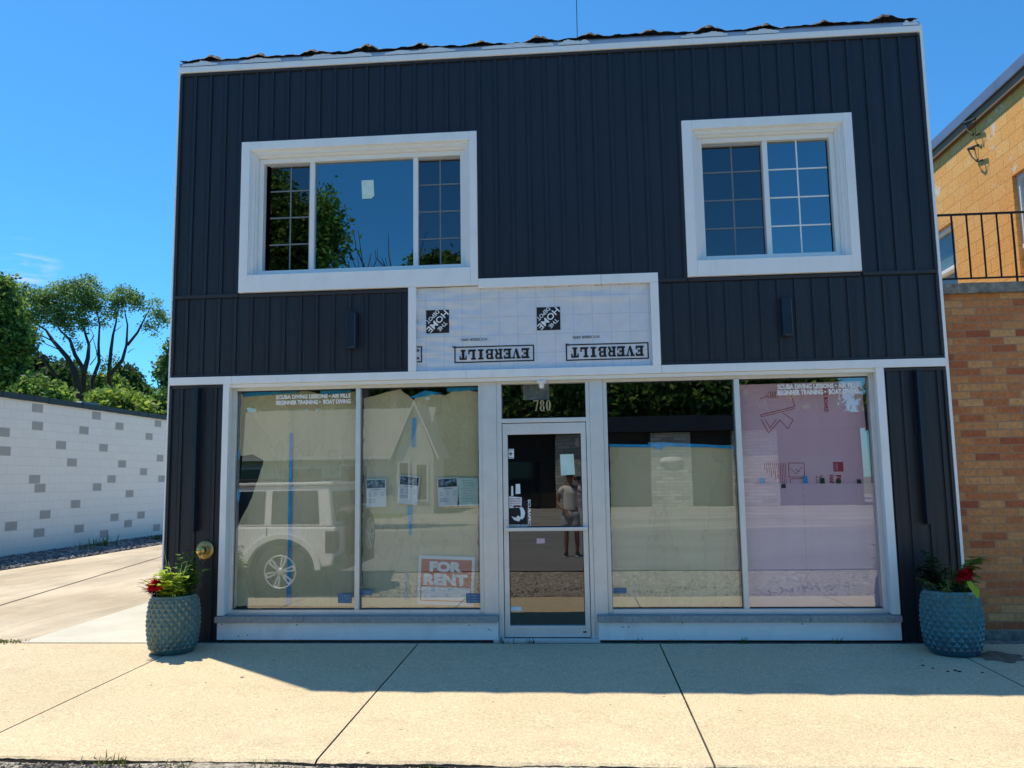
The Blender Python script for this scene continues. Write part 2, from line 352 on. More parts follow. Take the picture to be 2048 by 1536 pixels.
# side lot
mb = MB(); mb.add([(-5.975, -.095, -.002), (-11.45, -.095, -.002), (-11.45, 34, -.002), (-6.11, 34, -.002), (-6.1, 2.7, -.002)], [(0, 1, 2, 3, 4)]); struct(mb.build('side_lot', 'lot_concrete'))
mb = MB(); mb.add([(-5.962, -.095, .004), (-4.52, -.095, .004), (-4.52, 34, .004), (-6.1, 34, .004), (-6.088, 2.7, .004)], [(0, 1, 2, 3, 4)]); struct(mb.build('side_path', 'pale_concrete'))
mb = MB(); mb.add([(-8.15, 2.5, .003), (-8.125, 2.5, .003), (-9.41, 8.87, .003), (-9.44, 8.87, .003)], [(0, 1, 2, 3)]); mb.add([(-9.41, 8.87, .003), (-9.44, 8.87, .003), (-10.6, 15, .003), (-10.57, 15, .003)], [(0, 1, 2, 3)])
mb.add([(-7.62, -.09, .003), (-7.605, -.09, .003), (-8.125, 2.5, .003), (-8.15, 2.5, .003)], [(0, 1, 2, 3)]); struct(mb.build('side_lot_joint', 'soil'))
# verge of packed gravel between pavement and road
mb = MB(); nx, ny = 160, 14; vs = []
for j in range(ny + 1):
    for i in range(nx + 1):
        x = -30 + 48 * i / nx; y = -3.36 - 2.9 * j / ny; vs.append((x, y, -.100 - .095 * min(1, max(0, (-3.55 - y) / .6)) + .010 * math.sin(x * 3 + y * 5) * (1 if j < 12 else 0) + .01 * random.random() + .17 * max(0, (j - 10) / 4)))
mb.add(vs, [(j * (nx + 1) + i, j * (nx + 1) + i + 1, (j + 1) * (nx + 1) + i + 1, (j + 1) * (nx + 1) + i) for j in range(ny) for i in range(nx)], 0, True)
struct(mb.build('verge', 'gravel_bed'))
mb = MB(); mb.add([(-200, -6.2, -.012), (200, -6.2, -.012), (200, -17.6, 0), (-200, -17.6, 0)], [(0, 1, 2, 3)]); struct(mb.build('road', 'asphalt'))
mb = MB(); mb.add([(-200, -17.6, -.01), (-7.5, -17.6, -.01), (-9.5, -60, -.01), (-200, -60, -.01)], [(0, 1, 2, 3)]); struct(mb.build('lawn', 'lawn'))
mb = MB(); mb.add([(-7.5, -17.6, -.006), (200, -17.6, -.006), (200, -60, -.006), (-9.5, -60, -.006)], [(0, 1, 2, 3)]); struct(mb.build('car_park', 'parking'))
mb = MB(); mb.add([(-15, -20.0, 0), (-6.5, -20.5, 0), (-7.0, -27, 0), (-9.8, -27, 0)], [(0, 1, 2, 3)]); struct(mb.build('driveway', 'gravel_bed'))

def stones(mb, n, fx, size, mi=1):
    for _ in range(n):
        x, y, z = fx(); r = size * (.5 + random.random()); ph = random.random() * 6
        P = [(x + r * math.cos(ph + k * 1.257) * (.7 + .5 * random.random()), y + r * math.sin(ph + k * 1.257) * (.7 + .5 * random.random()), z - r * .2) for k in range(5)]
        T = [(x + .5 * (p[0] - x) + .2 * r * random.random(), y + .5 * (p[1] - y), z + r * (.35 + .4 * random.random())) for p in P]
        m_ = random.randrange(mi); mb.add(P + T, [(i, (i + 1) % 5, 5 + (i + 1) % 5, 5 + i) for i in range(5)] + [(5, 6, 7, 8, 9)], m_)
mat('stone_a', (.30, .25, .19), .9); mat('stone_b', (.14, .12, .10), .9); mat('stone_c', (.45, .40, .33), .9)
mb = MB(); stones(mb, 2600, lambda: (random.uniform(-4.6, 3.2), -3.385 - abs(random.gauss(0, .12)), -.095), .013, 3)
stones(mb, 3200, lambda: (random.uniform(-6, 6), random.uniform(-5.4, -3.8), -.188), .017, 3)
g = mb.build('loose_gravel', ['stone_a', 'stone_b', 'stone_c'], norm=False); tag(g, 'loose gravel and small stones lying along the broken pavement edge', 'gravel', kind='stuff')
mat('stone_d', (.10, .10, .105), .9); mat('stone_e', (.2, .19, .18), .9); mat('stone_f', (.33, .32, .3), .9)
mb = MB(); mb.box(-13.1, -11.45, 6, 34, -.2, -.03, 1)
stones(mb, 9000, lambda: ((lambda x: (x, random.uniform(6.5, 19), -.02 + .06 * ((-x - 11.45) / 1.65)))(-11.5 - 1.6 * random.random() ** .8)), .055, 3)
g = mb.build('gravel_strip', ['stone_d', 'stone_e', 'stone_f'], norm=False); tag(g, 'strip of dark crushed stone at the foot of the white block wall', 'gravel', kind='stuff')

def blades(mb, cx, cy, z, n, h, spread, mi=0, w=.006, lean=.5):
    for _ in range(n):
        x = cx + random.gauss(0, spread); y = cy + random.gauss(0, spread * .4); a = random.random() * 6.28; hh = h * (.4 + .8 * random.random())
        dx, dy = math.cos(a), math.sin(a); l = lean * hh * random.random()
        mb.add([(x - w * dy, y + w * dx, z), (x + w * dy, y - w * dx, z), (x + dx * l * .5 + w * .7 * dy, y + dy * l * .5 - w * .7 * dx, z + hh * .6),
                (x + dx * l, y + dy * l, z + hh), (x + dx * l * .5 - w * .7 * dy, y + dy * l * .5 + w * .7 * dx, z + hh * .6)], [(0, 1, 2, 3, 4)], random.choice([mi, mi, 1]) if mi == 0 else mi)
for i, (cx, n, h, lb) in enumerate([(-3.02, 26, .07, 'low green weed tuft at the far left of the broken pavement edge'), (-2.55, 16, .05, 'small weed sprig on the pavement edge beside the larger left tuft'),
                                    (-.95, 14, .04, 'thin weed sprig at the pavement edge in front of the shop door'), (-1.95, 12, .045, 'pale leafy weed at the pavement edge between two joints')]):
    mb = MB(); blades(mb, cx, -3.40, -.10, n, h, .09 if i == 0 else .05, 0, .005, 1.4); tag(mb.build('weed', ['grass_green', 'grass_dry'], norm=False), lb, 'weed', 'weeds growing along the pavement edge')
mb = MB(); blades(mb, -6.32, -.05, -.005, 320, .032, .13, 0, .006, 1.6); tag(mb.build('grass_tuft', ['grass_green', 'grass_dry'], norm=False), 'low grass patch where the side lot meets the pavement', 'grass')
for wx, wy, n, h, lb in [(-12.6, 12.2, 40, .32, 'tall dry weed standing against the white block wall'), (-12.5, 11.3, 14, .28, 'thin sparse weed left of the tall one at the white wall'),
                         (-12.2, 14.4, 60, .2, 'low dark green weed clump on the stone strip near the dark building'), (-12.2, 15.4, 30, .22, 'small weed at the stone strip beside the dark building corner')]:
    mb = MB(); blades(mb, wx, wy, 0, n, h, .16, 0, .012, .7); tag(mb.build('weed', ['grass_green', 'leaf_dark'], norm=False), lb, 'weed', 'weeds on the dark stone strip')
for wx, n, lb in [(1.62, 14, 'small grass sprig at the foot of the right white base panel'), (.58, 8, 'tiny seedling in the crack below the right base panel near the door'), (.95, 8, 'tiny seedling below the right base panel further from the door'),
                  (-2.9, 8, 'tiny seedling in the crack below the left base panel'), (-.78, 10, 'low moss green sprout at the left foot of the door frame'), (-.5, 10, 'low sprout in the crack under the door threshold'), (2.5, 9, 'thin sprout at the base crack near the right planter')]:
    mb = MB(); blades(mb, wx, -.07, -.01, n, .07, .035, 0, .004, 1.0); tag(mb.build('sprout', ['grass_green', 'leaf_dark'], norm=False), lb, 'weed', 'sprouts in the crack along the shop base')
mb = MB()
for _ in range(90):
    t = random.random(); t = random.gauss(.62, .03) if random.random() < .5 else t
    blades(mb, .78 + random.gauss(0, .006), -.15 - 3.2 * t, gz(-.15 - 3.2 * t) - .03, 2, .035, .008, 0, .004, 1.2)
tag(mb.build('moss', ['grass_green', 'soil'], norm=False), 'moss and fine grass growing in the pavement joint right of the door', 'moss', kind='stuff')
for i, (x, y, lb) in enumerate([(-.93 + .32, -3.44, 'curled yellow leaf lying at the pavement edge below the long joint'), (-2.18, -3.46, 'pale grey flat leaf lying at the pavement edge on the left')]):
    mb = MB(); mb.add([(x - .05, y, -.10), (x - .01, y - .03, -.085), (x + .05, y, -.095), (x + .0, y + .035, -.075)], [(0, 1, 2), (0, 2, 3)]); tag(mb.build('fallen_leaf', 'leaf_tan' if i == 0 else 'stone_c', norm=False), lb, 'leaf')

# ------------------------------------------------------------------ the dark shop building
BL = empty('shop_building', (-.33, 0, 0), 'two storey shop building clad in navy board and batten with white trim', 'building')
XL, XR, ZT = -4.45, 3.775, 6.36
holes = [(-3.66, -1.05, 3.78, 5.46), (1.24, 2.975, 3.79, 5.455), (-1.73, .86, 2.78, 3.76), (-3.80, 3.12, -.05, 2.77)]
def slab_with_holes(mb, x0, x1, z0, z1, y0, y1, hs, mi=0):
    xs = sorted({x0, x1} | {min(max(h[i], x0), x1) for h in hs for i in (0, 1)}); zs = sorted({z0, z1} | {min(max(h[i], z0), z1) for h in hs for i in (2, 3)})
    def inside(cx, cz): return any(h[0] < cx < h[1] and h[2] < cz < h[3] for h in hs)
    for a, b in zip(xs[:-1], xs[1:]):
        st = None
        for c, d in zip(zs[:-1], zs[1:]):
            if not inside((a + b) / 2, (c + d) / 2):
                if st is None: st = c
                en = d
            else:
                if st is not None: mb.box(a, b, y0, y1, st, en, mi)
                st = None
        if st is not None: mb.box(a, b, y0, y1, st, en, mi)
mb = MB(); slab_with_holes(mb, XL, XR, -.1, 6.45, .004, .2, holes, 0)
mb.box(XL, XL + .15, .2, 10, -.1, 6.45, 0); mb.box(XR - .15, XR, .2, 10, -.1, 6.45, 0); mb.box(XL, XR, 9.85, 10, -.1, 6.45, 0)
mb.build('wall', 'siding', BL)
mb = MB(); mb.box(XL + .15, XR - .15, .2, 9.85, 6.2, 6.4); mb.build('roof', 'membrane', BL)
mb = MB(); mb.box(XL + .15, XR - .15, .2, 9.85, 3.2, 3.4); mb.box(XL + .15, XR - .15, .2, 9.85, -.1, -.02, 1)
mb.box(XL + .15, XR - .15, 4.2, 4.3, 0, 3.2); mb.box(XL + .15, XR - .15, 4.6, 4.7, 3.4, 6.2)
for xa in (XL + .152, XR - .17): mb.box(xa, xa + .018, .2, 9.84, 0, 6.19)
mb.box(-.9, 1.0, 2.6, 2.7, 0, 1.05); mb.build('interior', ['interior', 'interior_floor'], BL)
# siding panels: flat boards with raised battens, plus fine ribs
def battens(x0, x1, z0, z1, xs, name='siding_panel', cut=()):
    mb = MB(); mb.box(x0, x1, -.004, .003, z0, z1)
    for x in xs:
        if x - .018 < x0 or x + .018 > x1: continue
        segs = [(z0, z1)]
        for h in cut:
            if h[0] < x < h[1]:
                segs = [q for s_ in segs for q in ((s_[0], min(s_[1], h[2])), (max(s_[0], h[3]), s_[1])) if q[1] - q[0] > .01]
        for a, b in segs: mb.box(x - .017, x + .017, -.020, -.004, a, b); 
        for a, b in segs:
            for off in (-.032,): mb.box(x + off - .002, x + off + .002, -.007, -.004, a, b)
    return mb.build(name, 'siding', BL, bevel=.003)
ub = [-4.27 + .1822 * k for k in range(44)]
w1 = (-3.69, -1.02, 3.75, 5.486); w2 = (1.215, 3.004, 3.757, 5.486)
def holed_panel(x0, x1, z0, z1, xs, cuts):
    mb = MB(); slab_with_holes(mb, x0, x1, z0, z1, -.004, .003, cuts)
    for x in xs:
        if x - .018 < x0 or x + .018 > x1: continue
        segs = [(z0, z1)]
        for h in cuts:
            if h[0] - .02 < x < h[1] + .02: segs = [q for s_ in segs for q in ((s_[0], min(s_[1], h[2] - .03)), (max(s_[0], h[3] + .03), s_[1])) if q[1] - q[0] > .01]
        for a, b in segs:
            mb.box(x - .017, x + .017, -.020, -.004, a, b); mb.box(x - .036, x - .032, -.007, -.004, a, b)
    return mb
up = holed_panel(XL, XR, 3.74, 6.35, ub, [(-3.66, -1.05, 3.7, 5.46), (1.24, 2.975, 3.78, 5.455), (-1.05, .86, 3.7, 3.77)]); up.build('siding_panel', 'siding', BL, bevel=.003)
ml = [-4.286 + .1850 * k for k in range(14)]; mr = [1.073 + .1795 * k for k in range(15)]
battens(XL, -1.76, 2.83, 3.70, ml); battens(.87, XR, 2.83, 3.70, mr)
battens(XL, -3.80, 0.0, 2.735, [-4.31, -4.135, -3.93]); battens(3.13, XR, 0.0, 2.735, [3.20, 3.345, 3.53, 3.70])
# dark J-channels around the panels
mb = MB()
def chan(x0, x1, z0, z1, d=-.028): mb.box(x0, x1, d, -.001, z0, z1)
chan(XL + .012, -3.70, 3.706, 3.745); chan(3.02, XR - .012, 3.714, 3.752); chan(.905, 1.205, 3.714, 3.752); chan(XL + .02, XR - .02, 6.325, 6.355)
chan(XL + .01, -1.79, 2.83, 2.85); chan(.905, XR - .01, 2.83, 2.85); chan(-3.69, -1.79, 3.70, 3.735, -.026); chan(1.225, 3.0, 3.712, 3.745, -.024)
chan(XL + .01, -3.835, 2.70, 2.735); chan(3.16, XR - .01, 2.70, 2.728); chan(XL + .004, XL + .03, 0, 2.73); chan(XL + .004, XL + .03, 2.86, 3.70); chan(XL + .004, XL + .03, 3.75, 6.32)
for a, b in ((0, 2.7), (2.86, 3.7), (3.76, 6.32)): chan(XR - .03, XR - .004, a, b)
chan(-3.715, -3.692, 3.76, 5.51, -.022); chan(-1.018, -.995, 3.77, 5.51, -.022); chan(-3.692, -1.018, 5.488, 5.512, -.022)
chan(1.19, 1.213, 3.757, 5.51, -.022); chan(3.006, 3.03, 3.757, 5.51, -.022); chan(1.213, 3.006, 5.488, 5.512, -.022); chan(-.995, .86, 3.815, 3.838, -.022); chan(.9, .922, 2.86, 3.71, -.022)
mb.build('channel_trim', 'band_brown', BL, bevel=.003)
mb = MB(); mb.box(XL - .018, XL - .001, -.032, .30, 0, 6.46); mb.build('corner_trim', 'trim_white', BL, bevel=.003)
mb = MB(); mb.box(XR + .001, XR + .03, -.032, .14, 0, 6.44); mb.build('corner_trim', 'trim_white', BL, bevel=.003)
# white beam over the shop front, with board joints
mb = MB()
for a, b in ((XL + .005, -3.745), (-3.742, -1.16), (-1.157, .905), (.908, XR - .005)): mb.box(a, b, -.045, .003, 2.737, 2.822)
mb.build('beam_board', 'trim_white', BL, bevel=.003)
mb = MB(); mb.box(-3.80, 3.12, -.015, .105, 2.698, 2.735); mb.build('head_soffit', 'vinyl', BL, bevel=.002)
# roof fascia: lower board and loose upper flashing with torn pieces
mb = MB(); mb.box(XL - .015, XR + .012, -.045, .003, 6.357, 6.425); mb.build('fascia', 'trim_white', BL, bevel=.004)
def strip_wave(z0, z1, y0, y1, amp, n, mname, nm, x0=XL - .005, x1=XR, seedk=1.0, jag=0, minamp=0):
    mb = MB(); vs = []
    for i in range(n + 1):
        x = x0 + (x1 - x0) * i / n; w = amp * (math.sin(x * 3.1 * seedk) + .6 * math.sin(x * 7.7 * seedk + 1)) ; j = jag * (random.random() - .5)
        vs += [(x, y0 + w * .3, z0), (x, y0 - .01 + w * .5, (z0 + z1) / 2), (x, y1, z1 + w + j), (x, y1 + .12, z1 + w + j - .01)]
    mb.add(vs, [(4 * i + k, 4 * i + 4 + k, 4 * i + 5 + k, 4 * i + 1 + k) for i in range(n) for k in range(3)], 0, True); return mb.build(nm, mname, BL, norm=False)
strip_wave(6.42, 6.515, -.030, .012, .008, 300, 'flashing', 'flashing', jag=.006)
mb = MB()
for xa, xb in ((-3.75, -3.25), (-3.0, -2.2), (-2.05, -1.25), (-.95, -.15), (-.1, .25), (1.25, 1.75), (1.95, 2.3), (-4.42, -4.0), (3.6, 3.76)):
    n = 24; T = []; Bt = []
    for i in range(n + 1):
        t = i / n; x = xa + (xb - xa) * t; e = min(1, t * 5) * min(1, (1 - t) * 7) * (.35 + .65 * math.sin(t * 5 + xa) ** 2); e = max(.05, e + .25 * (random.random() - .5))
        T.append((x, -.043, 6.452 + .035 * e + .008 * random.random())); Bt.append((x, -.047, 6.430 + .004 * random.random()))
    mb = MB(); mb.add(T + Bt, [(i, i + 1, n + 2 + i, n + 1 + i) for i in range(n)], 0); mb.build('torn_flashing', 'flash_torn', BL, norm=False)
# crumpled black membrane along the parapet with folds at every fixing
lumps = [-3.98 + .0, -3.46, -2.90, -2.33, -1.76, -1.20, -.60, 0.0, .58, 1.2, 1.82, 2.45, 3.08]
lumps = [at(p, 100, 0).x for p in (426, 518, 623, 735, 844, 958, 1078, 1183, 1299, 1418, 1533, 1650, 1772)]
mb = MB(); n = 720; vs = []; K = 7
for i in range(n + 1):
    x = XL - .01 + (XR - XL + .01) * i / n; b = sum(math.exp(-((x - l) / .10) ** 2) for l in lumps) * (.75 + .25 * math.sin(x * 1.7 + 2) ** 2)
    base = 6.512 + .010 * math.sin(x * 2.1) + .006 * math.sin(x * 13) + .004 * random.random(); h = .030 + .042 * b + .016 * abs(math.sin(x * 31)) * (.4 + b)
    for k in range(K):
        t = k / (K - 1); rr = .008 * (random.random() - .5) + .010 * math.sin(x * 60 + k * 2) * b
        vs.append((x, -.048 * (1 + .5 * b) + .16 * t + rr, base - .022 * (1 - t) * (1 + .5 * math.sin(x * 17) ** 2) + h * math.sin(math.pi * min(1, .15 + t * .85)) + rr))
mb.add(vs, [(i * K + k, (i + 1) * K + k, (i + 1) * K + k + 1, i * K + k + 1) for i in range(n) for k in range(K - 1)], 0, False)
mb.build('roof_membrane', 'membrane', BL, norm=False)

# upper windows -----------------------------------------------------------------
def upper_window(X0, X1, Z0, Z1, xi0, xi1, zi0, zi1, panes, label):
    mb = MB()
    mb.box(X0, xi0, -.05, .003, Z0, Z1); mb.box(xi1, X1, -.05, .003, Z0, Z1)
    mb.box(xi0 + .001, xi1 - .001, -.048, .003, zi1, Z1); mb.box(xi0 + .001, xi1 - .001, -.053, .003, Z0, zi0)
    w = mb.build('window', 'trim_white', BL, bevel=.003); w['label'] = label
    mb = MB()                              # stepped reveal of moulded casing
    for k, (d, y0, y1) in enumerate(((.0, -.03, .03), (.035, .0, .06), (.055, .03, .105))):
        mb.box(xi0 + .0 + d * 0, xi0 + .012 + d, y0, y1, zi0, zi1); mb.box(xi1 - .012 - d, xi1, y0, y1, zi0, zi1)
        mb.box(xi0 + .012 + d, xi1 - .012 - d, y0 + .001, y1, zi1 - .012 - d, zi1)
        if k == 2: mb.box(xi0 + .012 + d, xi1 - .012 - d, y0 + .001, y1, zi0, zi0 + .02)
    mb.build('reveal', 'vinyl', w, bevel=.003)
    fx0, fx1, fz0, fz1 = xi0 + .068, xi1 - .068, zi0 + .022, zi1 - .068
    mb = MB(); t = .052
    mb.box(fx0, fx0 + t, .07, .16, fz0, fz1); mb.box(fx1 - t, fx1, .07, .16, fz0, fz1); mb.box(fx0 + t, fx1 - t, .07, .16, fz1 - t, fz1); mb.box(fx0 + t, fx1 - t, .07, .16, fz0, fz0 + t)
    for a in panes[:-1]: mb.box(a[1], a[1] + .055, .085, .155, fz0 + t + .001, fz1 - t - .001)
    mb.build('frame', 'vinyl', w, bevel=.004)
    for i, (a, b, kind) in enumerate(panes):
        yy = .125 if kind != 'screen' else .14
        mb = MB(); mb.add([(a, yy, fz0 + t), (b, yy, fz0 + t), (b, yy, fz1 - t), (a, yy, fz1 - t)], [(0, 1, 2, 3)]); p = mb.build('pane', 'upper_glass' if kind != 'screen' else 'screen_glass', w, norm=False)
        if kind == 'screen':
            p['label'] = 'darker window sash behind an insect screen'
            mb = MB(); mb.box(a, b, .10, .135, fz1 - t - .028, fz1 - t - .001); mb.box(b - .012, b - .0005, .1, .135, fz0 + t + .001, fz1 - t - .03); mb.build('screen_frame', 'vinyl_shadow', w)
        if kind in ('grid', 'screen'):
            mb = MB(); cx = (a + b) / 2; yy2 = yy - .006
            mb.box(cx - .008, cx + .008, yy2, yy2 + .005, fz0 + t, fz1 - t)
            for k in (1, 2, 3):
                z = fz0 + t + (fz1 - fz0 - 2 * t) * k / 4; mb.box(a, b, yy2 - .001, yy2 + .004, z - .008, z + .008)
            mb.build('muntin', 'ink_grey' if kind == 'screen' else 'vinyl', w)
    return w
upper_window(-3.69, -1.02, 3.75, 5.486, -3.592, -1.10, 3.945, 5.39, [(-3.415, -2.94, 'screen'), (-2.885, -1.755, 'plain'), (-1.70, -1.215, 'screen')], 'wide three part window in white trim over the left shop front')
upper_window(1.215, 3.004, 3.757, 5.486, 1.318, 2.912, 3.93, 5.388, [(1.44, 2.085, 'screen'), (2.14, 2.77, 'grid')], 'smaller two part window in white trim with a grid of bars')
p0 = at(723, 361, .12); p1 = at(747, 397, .12)
mb = MB(); mb.poly([(p0.x, .118, p0.z), (p1.x, .118, p0.z + .0), (p1.x + .01, .118, p1.z + .03), (p1.x - .02, .118, p1.z), (p0.x + .01, .118, p1.z)])
tag(mb.build('window_sticker', 'paper_green'), 'pale green sticker on the big centre pane of the upper left window', 'sticker')

# sign recess -------------------------------------------------------------------
mb = MB(); mb.box(-1.785, -1.70, -.05, .003, 2.8225, 3.748); mb.build('sign_frame', 'trim_white', BL, bevel=.003)
mb = MB(); mb.box(.818, .903, -.05, .003, 2.8225, 3.712); mb.build('sign_frame', 'trim_white', BL, bevel=.003)
mb = MB(); mb.box(-1.018, .30, -.049, .003, 3.715, 3.815); mb.box(.303, .903, -.049, .003, 3.715, 3.815); mb.build('sign_frame', 'trim_white', BL, bevel=.003)
mb = MB(); mb.box(-1.72, .85, .03, .06, 2.80, 3.78); mb.build('sign_backing', 'concrete_cap', BL)
# house wrap sheet with real wrinkles
WX0, WX1, WZ0, WZ1 = -1.70, .818, 2.824, 3.745
def wrap_y(x, z):
    u = (x - WX0) / (WX1 - WX0); w = (z - WZ0) / (WZ1 - WZ0); y = .010
    y -= .018 * math.exp(-((w - (.80 + .05 * math.sin(u * 5)) - .08 * u) / .05) ** 2) * (.55 + .45 * math.sin(u * 9 + 1))      # big horizontal fold
    y -= .006 * math.exp(-((w - .9) / .03) ** 2) * math.sin(u * 23)
    lf = max(0, 1 - u / .45) ; y -= .007 * lf * math.sin(38 * (w - .5 - .55 * (u)) + 3 * u) * (.4 + .6 * w)                   # fan of pulls from the left
    y -= .004 * math.sin(60 * (w + u * .4)) * lf; y -= .003 * math.sin(17 * u + 9 * w) + .0016 * math.sin(61 * u - 33 * w)
    return y
mb = MB(); nx, nz = 260, 100; vs = [(WX0 + (WX1 - WX0) * i / nx, 0, WZ0 + (WZ1 - WZ0) * j / nz) for j in range(nz + 1) for i in range(nx + 1)]
vs = [(x, wrap_y(x, z), z - (.03 if x > -1.02 and z > 3.73 else 0)) for x, _, z in vs]
mb.add(vs, [(j * (nx + 1) + i, j * (nx + 1) + i + 1, (j + 1) * (nx + 1) + i + 1, (j + 1) * (nx + 1) + i) for j in range(nz) for i in range(nx)], 0, True)
WR = tag(mb.build('house_wrap', 'wrap', norm=False), 'wrinkled white printed house wrap sheet stretched over the sign recess above the door', 'plastic sheet')
def slab_glyphs():                                       # EVERBILT in heavy slab capitals, unit height, advance per letter
    G = []
    def E(x): return [(x, x + .28, 0, 1), (x, x + .8, 0, .2), (x, x + .8, .8, 1), (x + .28, x + .58, .41, .59), (x + .52, x + .62, .3, .7), (x + .66, x + .8, .2, .36), (x + .66, x + .8, .64, .8)]
    return E
def wrap_print(mb, ox, oz, rects, polys, Mi):
    pass
mbk = MB()
def wl(px_, pz_): return (px_, wrap_y(px_, pz_) - .004, pz_)
def wbox(x0, x1, z0, z1):                               # printed rectangle, subdivided to follow the sheet
    n = max(1, int(abs(x1 - x0) / .02)); k = max(1, int(abs(z1 - z0) / .02)); x1 = min(x1, WX1 - .004); x0 = max(x0, WX0 + .002)
    if x1 <= x0: return
    P = [wl(x0 + (x1 - x0) * i / n, z0 + (z1 - z0) * j / k) for j in range(k + 1) for i in range(n + 1)]
    mbk.add(P, [(j * (n + 1) + i, j * (n + 1) + i + 1, (j + 1) * (n + 1) + i + 1, (j + 1) * (n + 1) + i) for j in range(k) for i in range(n)], 0)
def wpoly(pts, mi=0):                                   # printed polygon
    mbk.add([(p[0], wrap_y(*p) - .0060, p[1]) for p in pts], [tuple(range(len(pts)))], mi)
def everbilt(xr, zt, W=.705, H=.155):                   # xr, zt: corner where the upside-down text starts (right, bottom)
    def T(u, w): return (xr - u * W, zt - w * H)        # rotated by half a turn
    x0, x1 = xr - W, xr; z0, z1 = zt - H, zt; b = .013
    wbox(x0, x1, z0, z0 + b); wbox(x0, x1, z1 - b, z1); wbox(x0, x0 + b, z0 + b, z1 - b); wbox(x1 - b, x1, z0 + b, z1 - b)
    n = 8; pad = .055; cw = (1 - 2 * pad) / n; lo, hi = .20, .82
    def q(i, pts): wpoly([T(pad + cw * (i + .04 + .92 * a), lo + (hi - lo) * b_) for a, b_ in pts])
    def r(i, a, b_, c, d): q(i, [(a, c), (b_, c), (b_, d), (a, d)])
    for i, ch in enumerate('EVERBILT'):
        if ch == 'E':
            r(i, .12, .42, 0, 1); r(i, 0, .12, 0, .17); r(i, 0, .12, .83, 1); r(i, .42, .95, 0, .2); r(i, .42, .95, .8, 1); r(i, .42, .68, .42, .58); r(i, .62, .7, .3, .42); r(i, .62, .7, .58, .7); r(i, .8, .95, .2, .34); r(i, .8, .95, .66, .8)
        elif ch == 'V':
            q(i, [(.1, .85), (.42, .85), (.62, .3), (.5, 0), (.42, 0)]); q(i, [(.62, .3), (.5, 0), (.6, 0), (.9, .85), (.74, .85)]); r(i, -.02, .5, .85, 1); r(i, .66, 1.02, .85, 1)
        elif ch in 'RB':
            r(i, .1, .38, 0, 1); r(i, 0, .1, 0, .17); r(i, 0, .1, .83, 1); r(i, .38, .78, .84, 1); r(i, .38, .78, .44, .58); r(i, .66, .92, .6, .84); q(i, [(.78, 1), (.92, .84), (.66, .84)]); q(i, [(.78, .44), (.92, .6), (.66, .6)])
            if ch == 'B': r(i, .38, .8, 0, .16); r(i, .68, .98, .16, .42); q(i, [(.8, 0), (.98, .16), (.68, .16)])
            else: q(i, [(.5, .44), (.76, .44), (1.0, 0), (.7, 0)]); r(i, .38, .5, 0, .17)
        elif ch == 'I': r(i, .32, .66, 0, 1); r(i, .15, .83, 0, .17); r(i, .15, .83, .83, 1)
        elif ch == 'L': r(i, .15, .45, 0, 1); r(i, 0, .6, .83, 1); r(i, 0, .15, 0, .17); r(i, .45, .95, 0, .2); r(i, .78, .95, .2, .45)
        elif ch == 'T': r(i, .34, .66, 0, 1); r(i, .05, .95, .82, 1); r(i, .05, .2, .6, .82); r(i, .8, .95, .6, .82); r(i, .2, .8, 0, .16)
def depot(cx, cz, h):                                   # black square, white diagonal lettering, the whole turned upside down
    wbox(cx - h, cx + h, cz - h, cz + h)
    bm = bmesh.new(); k = math.sqrt(.5)
    for s_, w_, hh, vo, uo in (('HOME', 2.30, .56, .0, 0.0), ('THE', .95, .34, .60, .0), ('DEPOT', 1.42, .36, -.60, 0.0)):
        a, f = text2d(s_, .02); vv = []
        for u, w in a:
            U = uo + (u - .5) * w_; V_ = vo + (w - .5) * hh
            X_, Z_ = (U - V_) * k, (U + V_) * k
            vv.append(bm.verts.new((X_, Z_, 0)))
        for fc in f:
            try: bm.faces.new([vv[i] for i in fc])
            except ValueError: pass
    for nrm in ((1, 0, 0), (-1, 0, 0), (0, 1, 0), (0, -1, 0)):
        bmesh.ops.bisect_plane(bm, geom=bm.verts[:] + bm.edges[:] + bm.faces[:], plane_co=Vector(nrm) * .98, plane_no=nrm, clear_outer=True)
    bm.verts.index_update(); V_ = [(cx - v.co.x * h, cz - v.co.y * h) for v in bm.verts]
    mbk.add([(x, wrap_y(x, z) - .0095, z) for x, z in V_], [tuple(v.index for v in f.verts) for f in bm.faces], 1); bm.free()
for pxa, pya in ((875, 643), (1097, 637)):
    c = at(pxa, pya, 0); depot(c.x, c.z, .126)
for pxr, pyb in ((1068, 689), (1297, 684)):
    c = at(pxr, pyb, 0); everbilt(c.x, c.z, .862 if pxr == 1068 else .875, .178)
c = at(844, 692, 0); x0 = WX0 + .003
wbox(x0, c.x, c.z - .178, c.z - .165); wbox(x0, c.x, c.z - .013, c.z); wbox(c.x - .013, c.x, c.z - .165, c.z - .013); wbox(x0, x0 + .02, c.z - .06, c.z - .035); wbox(x0, x0 + .02, c.z - .145, c.z - .12)
for pxm, pym, s_, w_, h_ in ((948, 679, 'ICC·ESESR·2955', .28, .026), (1172, 674, 'ICC·ESESR·2955', .28, .026), (909, 694, 'TM', .042, .026), (1135, 689, 'TM', .042, .026)):
    c = at(pxm, pym, 0); a, f = text2d(s_, .01); mbk.add([(c.x - (u - .5) * w_, wrap_y(c.x - (u - .5) * w_, c.z) - .006, c.z - (w - .5) * h_) for u, w in a], f, 0)
mbk.build('print', ['ink', 'letter_white'], WR, norm=False)

